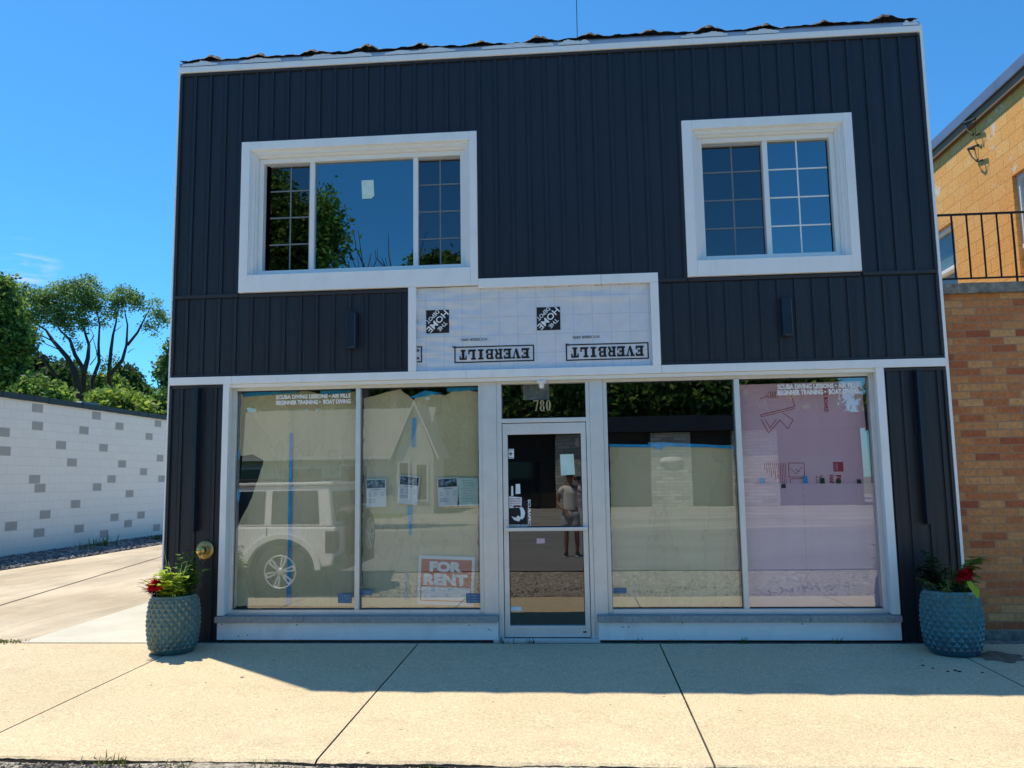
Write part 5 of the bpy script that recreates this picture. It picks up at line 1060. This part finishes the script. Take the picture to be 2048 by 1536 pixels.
for k, (bl, y, n, lb) in enumerate([([(870, 545, 30), (900, 550, 32), (850, 560, 20), (835, 525, 10), (880, 590, 40)], -44, 9000, 'round green tree behind the houses across the road'), ([(930, 800, 60), (900, 850, 60), (960, 860, 60), (1010, 800, 50), (930, 700, 60), (1000, 700, 60), (900, 930, 45), (950, 940, 45), (990, 930, 40), (920, 980, 35), (980, 980, 35), (1040, 820, 40)], -46, 34000, 'broad dark tree between the grey house and the shops'),
                                    ([(1240, 790, 50), (1290, 770, 60), (1350, 760, 60), (1410, 775, 60), (1460, 780, 50), (1300, 700, 60), (1400, 700, 60), (1230, 720, 50), (1120, 760, 60), (1170, 740, 60), (1050, 800, 50), (1110, 820, 45), (1170, 820, 40), (1230, 820, 40), (1300, 820, 40), (1380, 820, 40), (1450, 820, 40)], -46, 50000, 'tree row behind the long dark shop roof across the road'),
                                    ([(1540, 760, 60), (1600, 770, 50), (1500, 740, 60), (1560, 700, 50), (1640, 790, 30), (1480, 820, 40), (1540, 820, 40), (1600, 820, 40), (1650, 820, 25)], -47, 26000, 'green tree at the right end of the shop roof across the road'), ([(1760, 800, 22), (1780, 830, 30), (1790, 780, 30)], -44, 5000, 'small tree at the far right end of the car park'),
                                    ([(760, 700, 60), (700, 690, 60), (640, 690, 60), (800, 680, 60), (580, 700, 60), (520, 700, 60), (480, 760, 60), (560, 770, 60), (640, 770, 60), (720, 770, 60), (800, 770, 60), (860, 720, 60)], -44, 30000, 'wide tree mass rising behind the ridge of the grey house')]):
    b = mir(bl[0][0], 1000, y); b.z = 0
    tree('broad_tree', lb, 'tree', b, [mblob(*a, y) for a in bl], n, .22, ['leaf_mid', 'leaf_dark', 'leaf_lite'], [{'p': [b, mir(bl[0][0], bl[0][1], y)], 'r': (.3, .1)}], seed=70 + k, clump=.4, weights=[.5, .3, .2], group='trees across the road')

# ------------------------------------------------------------------ across the road: grey house, dark shops
H0 = mir(835, 1000, -32); hx = H0.x
HS = empty('grey_house', (hx - 5, -32, 0), 'pale grey house with a long shingled roof and steep front gable across the road', 'house')
mb = MB(); mb.box(hx - 11, hx + .3, -38, -32, -.05, 2.9); mb.prism([(hx + .3, -38, 2.9), (hx + .3, -32, 2.9), (hx + .3, -35, 5.45)], (-11.3, 0, 0)); mb.prism([(hx - .95, -31.2, 0), (hx + .95, -31.2, 0), (hx + .95, -31.2, 3.0), (hx, -31.2, 5.45), (hx - .95, -31.2, 3.0)], (0, -3, 0)); mb.build('wall', 'house_siding', HS)
mb = MB(); 
mb.add([(hx - 11.3, -31.6, 2.85), (hx + .4, -31.6, 2.85), (hx + .4, -35, 5.62), (hx - 11.3, -35, 5.62)], [(0, 1, 2, 3)]); mb.add([(hx - 11.3, -38.4, 2.85), (hx + .4, -38.4, 2.85), (hx + .4, -35, 5.62), (hx - 11.3, -35, 5.62)], [(0, 1, 2, 3)])
for s_ in (-1, 1): mb.add([(hx, -31.05, 5.6), (hx, -35, 5.6), (hx + s_ * 1.2, -35, 2.75), (hx + s_ * 1.2, -31.05, 2.75)], [(0, 1, 2, 3)])
mb.build('roof', 'shingle', HS, norm=False)
mb = MB(); mb.box(hx - 11.3, hx - 1.2, -31.62, -31.5, 2.74, 2.9)
for s_ in (-1, 1): mb.prism([(hx, -31.06, 5.62), (hx, -31.06, 5.42), (hx + s_ * 1.25, -31.06, 2.6), (hx + s_ * 1.25, -31.06, 2.8)], (0, .08, 0))
mb.build('roof_trim', 'house_trim', HS)
for k, (a, b, c_, d_, yy) in enumerate(((-.75, -.35, .8, 2.5, -31.19), (.1, .6, .7, 2.4, -31.19), (-4.0, -2.6, .5, 2.4, -31.99), (-6.6, -5.0, .9, 2.3, -31.99), (-9.6, -8.2, .9, 2.3, -31.99))):
    mb = MB(); mb.box(hx + a - .1, hx + b + .1, yy, yy + .06, c_ - .1, d_ + .1); w = mb.build('window', 'house_trim', HS); mb = MB(); mb.box(hx + a, hx + b, yy + .061, yy + .07, c_, d_); mb.build('pane', 'suv_glass', w)
X0 = mir(1000, 1000, -35).x; X1 = mir(1745, 1000, -35).x
DS = empty('dark_shops', ((X0 + X1) / 2, -38, 0), 'long low dark timber clad shops with stone piers across the road', 'building')
mb = MB(); mb.box(X0, X1, -44, -36, -.05, 4.1); mb.build('wall', 'dark_siding', DS)
mb = MB(); mb.box(X0 - .3, X1 + .3, -44.3, -35.1, 4.1, 4.9); mb.build('roof', 'dark_metal', DS)
for a, b in ((1305, 1386), (1113, 1168), (1470, 1560)):
    A, B = mir(a, 1000, -35.6).x, mir(b, 1000, -35.6).x; mb = MB(); mb.box(A, B, -35.99, -35.5, -.05, 4.05); mb.build('stone_pier', 'stone_pier', DS)
for a, b in ((1590, 1690), (1010, 1080), (1180, 1260), (1410, 1460)):
    A, B = mir(a, 1000, -36).x, mir(b, 1000, -36).x; mb = MB(); mb.box(A, B, -35.99, -35.95, .1, 2.6); mb.build('window', 'suv_glass', DS)
A, B = mir(1322, 1000, -35.45).x, mir(1370, 1000, -35.45).x; mb = MB(); mb.lathe([(0, 0), ((B - A) / 2, 0), ((B - A) / 2, .06), (0, .06)], ((A + B) / 2, -35.49, 2.4), 'Y', 24); o = mb.build('shop_sign', 'house_trim'); o.data.transform(Matrix.Translation((0, 0, 2.4)) @ Matrix.Diagonal((1, 1, .42, 1)) @ Matrix.Translation((0, 0, -2.4)))
tag(o, 'pale oval sign mounted on the middle stone pier of the dark shops', 'sign')

# ------------------------------------------------------------------ parked off-road car (only its mirror image is in the frame)
CX, CY, CZ = -3.90, -4.12, -.185
CAR = empty('parked_car', (CX - 2.3, CY - .95, CZ), 'white boxy four door off-road car parked at the kerb, rear towards the shop door', 'car')
def P3(x, y, z): return (CX + x, CY + y, CZ + z)
Wd = -1.92; wheels = [-.88, -3.83]; RW = .42
def body_profile():
    pts = [(-.02, .62), (-.0, 1.12), (-3.35, 1.14), (-4.72, 1.10), (-4.80, .95), (-4.80, .55)]
    low = [(-4.72, .46)]
    def arch(cx): return [(cx + .56 * math.cos(t), .42 + .52 * math.sin(t)) for t in [R_(175 - 170 * i / 12) for i in range(13)]]
    low += arch(wheels[1]) + [(-3.24, .42), (-1.47, .42)] + arch(wheels[0]) + [(-.06, .5)]
    return pts + low
mb = MB(); pr = body_profile(); mb.prism([P3(x, 0, z) for x, z in pr], (0, Wd, 0)); mb.build('body', 'suv_white', CAR, bevel=.03)
mb = MB(); mb.box(CX - 4.6, CX - .15, CY - 1.85, CY - .08, CZ + .35, CZ + .95); 
for wx in wheels: mb.box(CX + wx - .6, CX + wx + .6, CY - 1.5, CY - .35, CZ + .3, CZ + 1.0)
mb.build('underbody', 'suv_dark', CAR)
def loft(mb, b, t, mi=0): mb.add([P3(*p) for p in b + t], [(0, 1, 2, 3), (7, 6, 5, 4), (0, 4, 5, 1), (1, 5, 6, 2), (2, 6, 7, 3), (3, 7, 4, 0)], mi)
mb = MB(); loft(mb, [(-.06, -.03, 1.13), (-.06, Wd + .03, 1.13), (-3.25, Wd + .03, 1.13), (-3.25, -.03, 1.13)], [(-.14, -.10, 1.78), (-.14, Wd + .10, 1.78), (-2.75, Wd + .1, 1.78), (-2.75, -.10, 1.78)]); mb.build('cabin', 'suv_white', CAR, bevel=.03)
mb = MB(); mb.box(CX - 2.85, CX - .08, CY - 1.85, CY - .07, CZ + 1.785, CZ + 1.84); mb.build('roof', 'suv_white', CAR, bevel=.025)
for y0, y1 in ((-.03, -.10), (Wd + .03, Wd + .10)):
    s_ = .006 if y0 > -1 else -.006
    for a, b, a2, b2 in ((-.28, -1.08, -.33, -1.08), (-1.20, -1.98, -1.20, -1.98), (-2.08, -3.05, -2.08, -2.68)):
        def yy(z): return y0 + (y1 - y0) * (z - 1.13) / .65 + s_
        mb = MB(); mb.prism([P3(a, yy(1.17), 1.17), P3(b, yy(1.17), 1.17), P3(b2, yy(1.70), 1.70), P3(a2, yy(1.70), 1.70)], (0, s_, 0)); w = mb.build('window', 'suv_glass', CAR)
mb = MB(); mb.prism([P3(-.052, -.2, 1.2), P3(-.052, Wd + .2, 1.2), P3(-.118, Wd + .22, 1.68), P3(-.118, -.22, 1.68)], (.012, 0, 0)); mb.build('rear_window', 'suv_glass', CAR)
mb = MB(); mb.prism([P3(-3.235, -.12, 1.16), P3(-3.235, Wd + .12, 1.16), P3(-2.785, Wd + .18, 1.74), P3(-2.785, -.18, 1.74)], (-.02, 0, .01)); mb.build('windscreen', 'suv_glass', CAR)
for y in (.012, Wd - .012):
    for wx in wheels:
        mb = MB(); A0, B0 = [], []
        for i in range(21):
            t = R_(178 - 176 * i / 20); A0.append(P3(wx + .56 * math.cos(t), y, .42 + .52 * math.sin(t))); B0.append(P3(wx + .66 * math.cos(t), y, .42 + .61 * math.sin(t)))
        d = .05 if y > -1 else -.05
        mb.prism(A0 + B0[::-1], (0, d, 0)); mb.build('fender_flare', 'suv_white', CAR, bevel=.01)
mb = MB()
for y in (.003, Wd - .003):
    for x in (-1.14, -2.03, -3.2): mb.box(CX + x - .006, CX + x + .006, CY + y - .004, CY + y + .004, CZ + .5, CZ + 1.12)
mb.build('door_gap', 'black', CAR)
for y in (.0, Wd):
    for x in (-1.95, -2.85):
        mb = MB(); mb.box(CX + x, CX + x + .24, CY + y - (.0 if y == 0 else .035), CY + y + (.035 if y == 0 else 0), CZ + .93, CZ + .965); mb.build('door_handle', 'suv_white', CAR, bevel=.008)
for y in (-.17, Wd + .02):
    mb = MB(); mb.box(CX - .17, CX + .02, CY + y, CY + y + .15 + (.030 if y > -1 else 0) - (.0 if y > -1 else 0), CZ + .70, CZ + 1.06); tl = mb.build('tail_light', 'suv_dark', CAR, bevel=.02)
    mb = MB(); mb.box(CX + .021, CX + .03, CY + y + .03, CY + y + .12, CZ + .76, CZ + 1.0); mb.build('lens', 'tail_red', tl)
    mb = MB(); mb.lathe([(0, 0), (.1, 0), (.1, -.03), (0, -.03)], (CX - 4.80, CY + y + (-.1 if y > -1 else .25), CZ + .86), 'X', 20); mb.build('headlight', 'lamp_clear', CAR)
mb = MB(); mb.box(CX - .03, CX + .16, CY - 1.88, CY - .04, CZ + .44, CZ + .64); mb.build('rear_bumper', 'suv_dark', CAR, bevel=.02); mb = MB(); mb.box(CX - 4.95, CX - 4.79, CY - 1.88, CY - .04, CZ + .46, CZ + .68); mb.build('front_bumper', 'suv_dark', CAR, bevel=.02)
mb = MB(); mb.box(CX - 4.815, CX - 4.802, CY - 1.5, CY - .42, CZ + .74, CZ + .98); mb.build('grille', 'black', CAR)
for y in (.02, Wd - .02):
    mb = MB(); s_ = 1 if y > -1 else -1; mb.box(CX - 3.0, CX - 2.88, CY + y - .01, CY + y + .2 * s_ + .01, CZ + 1.14, CZ + 1.32); mb.build('door_mirror', 'suv_white', CAR, bevel=.02)
    mb = MB(); mb.box(CX - 2.7, CX - .3, CY + y - (.2 if s_ > 0 else -.14), CY + y - (.16 if s_ > 0 else -.18), CZ + 1.86, CZ + 1.90); mb.build('roof_rail', 'suv_dark', CAR, bevel=.01)
def wheel(x, y, out, z=RW, axis='Y', parent=CAR, nm='wheel'):
    c = P3(x, y, z) if axis == 'Y' else P3(x, y, z); mb = MB(); o = out
    mb.lathe([(.26, .02 * o), (.36, .03 * o), (.405, .0), (RW, -.03 * o), (RW, -.22 * o), (.40, -.25 * o), (.26, -.25 * o)], c, axis, 44)
    n = 44
    for k in range(n):
        t = 2 * math.pi * k / n; r0 = RW + .004; u, v = math.cos(t), math.sin(t)
        if axis == 'Y': mb.obox(Vector(c) + Vector((u * r0, -.12 * o, v * r0)), Vector((u, 0, v)) * .008, Vector((0, .1, 0)), Vector((-v, 0, u)) * .016)
    W_ = mb.build(nm, 'rubber', parent)
    mb = MB(); mb.lathe([(.262, .0), (.262, .03 * o), (.245, .022 * o), (.235, -.05 * o), (0, -.06 * o)], c, axis, 40); r = mb.build('rim', 'alloy_dark', W_)
    mb = MB(); mb.lathe([(.268, .028 * o), (.264, .036 * o), (.248, .03 * o), (.246, .02 * o)], c, axis, 40)
    for k in range(6):
        t = math.pi / 3 * k + .26
        for dt in (-.15, .15):
            a = Vector((math.cos(t + dt * 1.3) * .07, 0, math.sin(t + dt * 1.3) * .07)); b = Vector((math.cos(t + dt) * .24, 0, math.sin(t + dt) * .24))
            if axis == 'X': a = Vector((0, a.x, a.z)); b = Vector((0, b.x, b.z))
            d = b - a; nrm = Vector((0, 1, 0)) if axis == 'Y' else Vector((1, 0, 0)); s2 = d.cross(nrm).normalized()
            mb.obox(Vector(c) + (a + b) / 2 + nrm * .012 * o, d / 2, nrm * .014, s2 * .014)
        b1 = Vector((math.cos(t - .15) * .235, 0, math.sin(t - .15) * .235)); b2 = Vector((math.cos(t + .15) * .235, 0, math.sin(t + .15) * .235))
        if axis == 'Y': mb.obox(Vector(c) + (b1 + b2) / 2 + Vector((0, .012 * o, 0)), (b2 - b1) / 2, Vector((0, .0135, 0)), (b1 + b2).normalized() * .014)
    mb.lathe([(0, .03 * o), (.06, .03 * o), (.07, .0), (.07, -.04 * o)], c, axis, 20); mb.build('spokes', 'alloy', W_)
for wx in wheels: wheel(wx, .04, 1); wheel(wx, Wd - .04, -1)
wheel(.28, Wd / 2, 1, .95, 'X', CAR, 'spare_wheel')
mb = MB(); mb.box(CX + .0, CX + .12, CY + Wd / 2 - .1, CY + Wd / 2 + .1, CZ + .85, CZ + 1.05); mb.build('spare_bracket', 'suv_dark', CAR)

# ------------------------------------------------------------------ person taking the picture (mirrored in the door)
def skin(name, chains, root, parent, m, sub=2):
    bm = bmesh.new(); sl = bm.verts.layers.skin.new(); cache = {}
    def gv(p, r):
        k = tuple(round(c, 4) for c in p)
        if k not in cache: v = bm.verts.new(p); v[sl].radius = (r, r) if isinstance(r, (int, float)) else r; cache[k] = v
        return cache[k]
    for ch in chains:
        vs = [gv(p, r) for p, r in ch]
        for a, b in zip(vs[:-1], vs[1:]):
            if bm.edges.get((a, b)) is None: bm.edges.new((a, b))
    gv(root, .1)[sl].use_root = True; me = bpy.data.meshes.new(name); bm.to_mesh(me); bm.free(); o = bpy.data.objects.new(name, me); COL.objects.link(o)
    o.modifiers.new('skin', 'SKIN').use_smooth_shade = True; s = o.modifiers.new('sub', 'SUBSURF'); s.levels = s.render_levels = sub; me.materials.append(MATS[m])
    dg = bpy.context.evaluated_depsgraph_get(); dg.update(); me2 = bpy.data.meshes.new_from_object(o.evaluated_get(dg)); me2.name = name
    bpy.data.objects.remove(o); o = bpy.data.objects.new(name, me2); COL.objects.link(o)
    if not me2.materials: me2.materials.append(MATS[m])
    if parent is not None: o.parent = parent; o.matrix_parent_inverse = Matrix.Translation(parent.location).inverted()
    return o
PX, PY = -.17, -8.86
HM = empty('person', (PX, PY, 0), 'person in a cap, pale t-shirt and grey shorts holding a phone up towards the shop', 'person')
pel = (PX, PY, .96); chest = (PX, PY + .01, 1.34); neck = (PX + .005, PY + .0, 1.50); shR = (PX + .18, PY + .01, 1.42); shL = (PX - .18, PY + .0, 1.42)
elR = (PX + .32, PY + .14, 1.30); wrR = (PX + .235, PY + .27, 1.55); elL = (PX - .27, PY - .01, 1.13); wrL = (PX - .13, PY + .17, .97)
chains = [[(pel, (.15, .11)), ((PX, PY, 1.12), (.135, .11)), (chest, (.15, .115)), ((PX + .0, PY, 1.44), (.10, .085)), (neck, .055), ((PX + .005, PY + .015, 1.56), .052), ((PX + .005, PY + .03, 1.64), (.075, .088)), ((PX + .005, PY + .03, 1.71), (.078, .09)), ((PX + .005, PY + .02, 1.765), (.05, .06))],
          [((PX + .0, PY, 1.44), (.10, .085)), (shR, .058), ((PX + .25, PY + .075, 1.36), .047), (elR, .040), ((PX + .28, PY + .2, 1.43), .038), (wrR, .027)], [((PX + .0, PY, 1.44), (.10, .085)), (shL, .058), ((PX - .235, PY - .01, 1.28), .047), (elL, .040), ((PX - .21, PY + .08, 1.05), .038), (wrL, .027)]]
for s_, fx, fy in ((1, .13, .05), (-1, -.10, .0)):
    chains.append([(pel, (.15, .11)), ((PX + .09 * s_, PY, .90), .095), ((PX + (.09 * s_ + fx) / 2, PY + .01, .70), .078), ((PX + fx * .95, PY + .02, .50), .056), ((PX + fx, PY + .0, .34), .058), ((PX + fx, PY - .01, .12), .038), ((PX + fx, PY - .02, .07), .04), ((PX + fx * 1.1, PY + .13, .04), .036)])
def hand(w, d, side, curl, up):
    out = []; w = Vector(w); d = Vector(d).normalized(); s2 = Vector(side).normalized(); palm = w + d * .05; up = Vector(up).normalized()
    out.append([(tuple(w), .027), (tuple(palm), (.034, .02))])
    for k, l in enumerate((.072, .080, .075, .058)):
        kn = palm + d * .04 + s2 * (.03 - .02 * k); q1 = kn + d * l * .5 + up * curl * .3 * l; q2 = q1 + d * l * .3 + up * curl * .6 * l
        out.append([(tuple(palm), (.034, .02)), (tuple(kn), .0105), (tuple(q1), .009), (tuple(q2), .007)])
    th = w + d * .03 + s2 * .035; out.append([(tuple(w + d * .012), .022), (tuple(th), .013), (tuple(th + d * .035 + s2 * .018 + up * .01), .010), (tuple(th + d * .055 + s2 * .012 + up * .02), .008)])
    return out
body = skin('body', chains + [[(wrR, .027), ((wrR[0] - .02, wrR[1] + .01, wrR[2] + .03), .027)]] , pel, HM, 'skin')
hd = hand((wrR[0] - .015, wrR[1] + .008, wrR[2] + .02), (-.55, .25, .75), (-.3, .2, -.3), .9, (-.6, .5, -.2)); hR = skin('hand', hd[:-1] + [[hd[0][1]] and [(tuple(hd[0][0][0]), .027), hd[-1][1], hd[-1][2], hd[-1][3]]], hd[0][0][0], HM, 'skin', 2)
hd = hand(wrL, (.5, .55, -.6), (.5, 0, .6), .9, (0, .5, -.6)); hL = skin('hand', hd[:-1] + [[(tuple(hd[0][0][0]), .027), hd[-1][1], hd[-1][2], hd[-1][3]]], hd[0][0][0], HM, 'skin', 2)
skin('t_shirt', [[((PX, PY, .95), (.175, .14)), ((PX, PY + .005, 1.12), (.160, .135)), ((PX, PY + .012, 1.33), (.172, .135)), ((PX, PY, 1.45), (.11, .098)), ((PX + .003, PY, 1.485), (.075, .072))],
                 [((PX, PY, 1.45), (.11, .098)), (shR, .076), ((PX + .245, PY + .07, 1.365), .072)], [((PX, PY, 1.45), (.11, .098)), (shL, .076), ((PX - .225, PY, 1.29), .072)]], (PX, PY + .005, 1.12), HM, 'shirt')
skin('shorts', [[((PX, PY, 1.0), (.165, .128)), ((PX, PY, .90), (.168, .13))], [((PX, PY, .90), (.168, .13)), ((PX + .10, PY, .80), .115), ((PX + .115, PY + .01, .58), .105)], [((PX, PY, .90), (.168, .13)), ((PX - .095, PY, .80), .115), ((PX - .10, PY + .01, .58), .105)]], (PX, PY, .90), HM, 'shorts')
for s_, fx in ((1, .13), (-1, -.10)):
    o = skin('shoe', [[((PX + fx, PY - .07, .05), (.046, .05)), ((PX + fx, PY + .0, .06), (.05, .055)), ((PX + fx * 1.08, PY + .10, .045), (.052, .042)), ((PX + fx * 1.12, PY + .19, .035), (.045, .030))]], (PX + fx, PY + .0, .06), HM, 'shoe')
    mb = MB(); mb.prism([(PX + fx + (.052 * math.cos(k * .39) + (.012 * s_ if math.sin(k * .39) > 0 else 0)), PY + .06 + .165 * math.sin(k * .39), .0) for k in range(16)], (0, 0, .022)); mb.build('sole', 'shoe_white', o)
mb = MB(); hc = Vector((PX + .005, PY + .03, 1.735)); mb.lathe([(.102, -.01), (.104, .03), (.09, .075), (.05, .1), (0, .106)], hc, 'Z', 24); mb.prism([(hc.x - .08, hc.y + .07, hc.z + .002), (hc.x - .06, hc.y + .17, hc.z - .012), (hc.x, hc.y + .2, hc.z - .016), (hc.x + .06, hc.y + .17, hc.z - .012), (hc.x + .08, hc.y + .07, hc.z + .002)], (0, 0, .008)); mb.build('cap', 'cap', HM)
mb = MB(); fy_ = PY + .122
for s_ in (-1, 1):
    mb.lathe([(0, .012), (.022, .010), (.024, 0)], (PX + .005 + s_ * .034, fy_ - .0, 1.692), 'Y', 14, 0)
mb.box(PX - .065, PX + .075, fy_ - .002, fy_ + .006, 1.702, 1.708, 0); mb.build('sunglasses', 'black', HM)
mb = MB(); mb.prism([(PX + .005 - .014, fy_ - .02, 1.655), (PX + .005 + .014, fy_ - .02, 1.655), (PX + .005, fy_ - .02, 1.70)], (0, .028, 0)); mb.build('nose', 'skin', HM, bevel=.004)
mb = MB(); mb.box(PX - .022, PX + .032, fy_ - .01, fy_ - .0, 1.620, 1.627); mb.build('mouth', 'sign_red', HM)
for s_ in (-1, 1): mb = MB(); mb.lathe([(0, -.008), (.022, -.006), (.026, .004), (.012, .008)], (PX + .005 + s_ * .088, PY + .02, 1.675), 'X', 14); mb.build('ear', 'skin', HM)
mb = MB(); mb.box(-.075, .075, -8.548, -8.540, 1.60, 1.685); PH = tag(mb.build('phone', 'black', bevel=.003), 'black phone held up sideways in the raised hand of the person', 'phone')
mb = MB(); mb.box(PX - .05, PX + .01, PY + .245, PY + .253, .86, .96); tag(mb.build('folded_paper', 'paper', bevel=.002), 'small white folded paper in the lowered hand of the person', 'paper')

# ------------------------------------------------------------------ light, sky, camera
sun_d = Vector((.3146, -.2505, -.9156)).normalized()
sd = bpy.data.lights.new('sun', 'SUN'); sd.energy = 5.0; sd.angle = R_(.53); sd.color = (1.0, .91, .74); so = bpy.data.objects.new('sun', sd); COL.objects.link(so); so.rotation_euler = sun_d.to_track_quat('-Z', 'Y').to_euler(); so.location = (-5, 5, 20)
W_ = bpy.data.worlds.new('World'); S.world = W_; W_.use_nodes = True; N, L = W_.node_tree.nodes, W_.node_tree.links; bg = N['Background']
sk = N.new('ShaderNodeTexSky'); sk.sky_type = 'NISHITA'; sk.sun_disc = False; sk.sun_elevation = math.asin(-sun_d.z); sk.sun_rotation = math.atan2(-sun_d.x, -sun_d.y)
sk.air_density = 1.0; sk.dust_density = .3; sk.ozone_density = 3.0; sk.altitude = 300
blue = mixc(N, L, 1.0, sk.outputs[0], (.37, .94, 1.27), 'MULTIPLY')
tc = N.new('ShaderNodeTexCoord'); dv = Vector(ray(48, 548)).normalized(); dt_ = N.new('ShaderNodeVectorMath'); dt_.operation = 'DOT_PRODUCT'; L.new(tc.outputs['Generated'], dt_.inputs[0]); dt_.inputs[1].default_value = dv
mr_ = N.new('ShaderNodeMapRange'); mr_.inputs[1].default_value = .9992; mr_.inputs[2].default_value = .99995; L.new(dt_.outputs['Value'], mr_.inputs[0])
mp_ = N.new('ShaderNodeMapping'); mp_.inputs['Scale'].default_value = (14, 14, 90); L.new(tc.outputs['Generated'], mp_.inputs['Vector']); wn_ = noise(N, L, mp_.outputs[0], 1.0, 6, .6, .5)
wr_ = ramp(N, [(.48, (0, 0, 0)), (.72, (.55, .55, .55))]); L.new(wn_, wr_.inputs[0]); wm_ = mixc(N, L, 1.0, wr_.outputs[0], mr_.outputs[0], 'MULTIPLY')
L.new(mixc(N, L, wm_, blue, (5.5, 6.0, 6.6)), bg.inputs[0]); bg.inputs[1].default_value = .15
cd = bpy.data.cameras.new('camera'); cam = bpy.data.objects.new('camera', cd); COL.objects.link(cam); cd.sensor_width = 36; cd.lens = FPX / 2048 * 36; cd.clip_start = .02; cd.clip_end = 2000
Mx = Matrix.Identity(4); r_, f_, u_ = (CR.col[0], CR.col[1], CR.col[2])
for i in range(3): Mx[i][0] = r_[i]; Mx[i][1] = u_[i]; Mx[i][2] = -f_[i]; Mx[i][3] = CPOS[i]
cam.matrix_world = Mx; S.camera = cam
S.view_settings.view_transform = 'Standard'; S.view_settings.look = 'None'; S.view_settings.exposure = 0; S.view_settings.gamma = 1
S.render.engine = 'CYCLES'; c = S.cycles; c.use_denoising = True; c.max_bounces = 8; c.diffuse_bounces = 4; c.glossy_bounces = 4; c.transmission_bounces = 4; c.transparent_max_bounces = 12; c.sample_clamp_indirect = 10; c.caustics_reflective = False; c.caustics_refractive = False
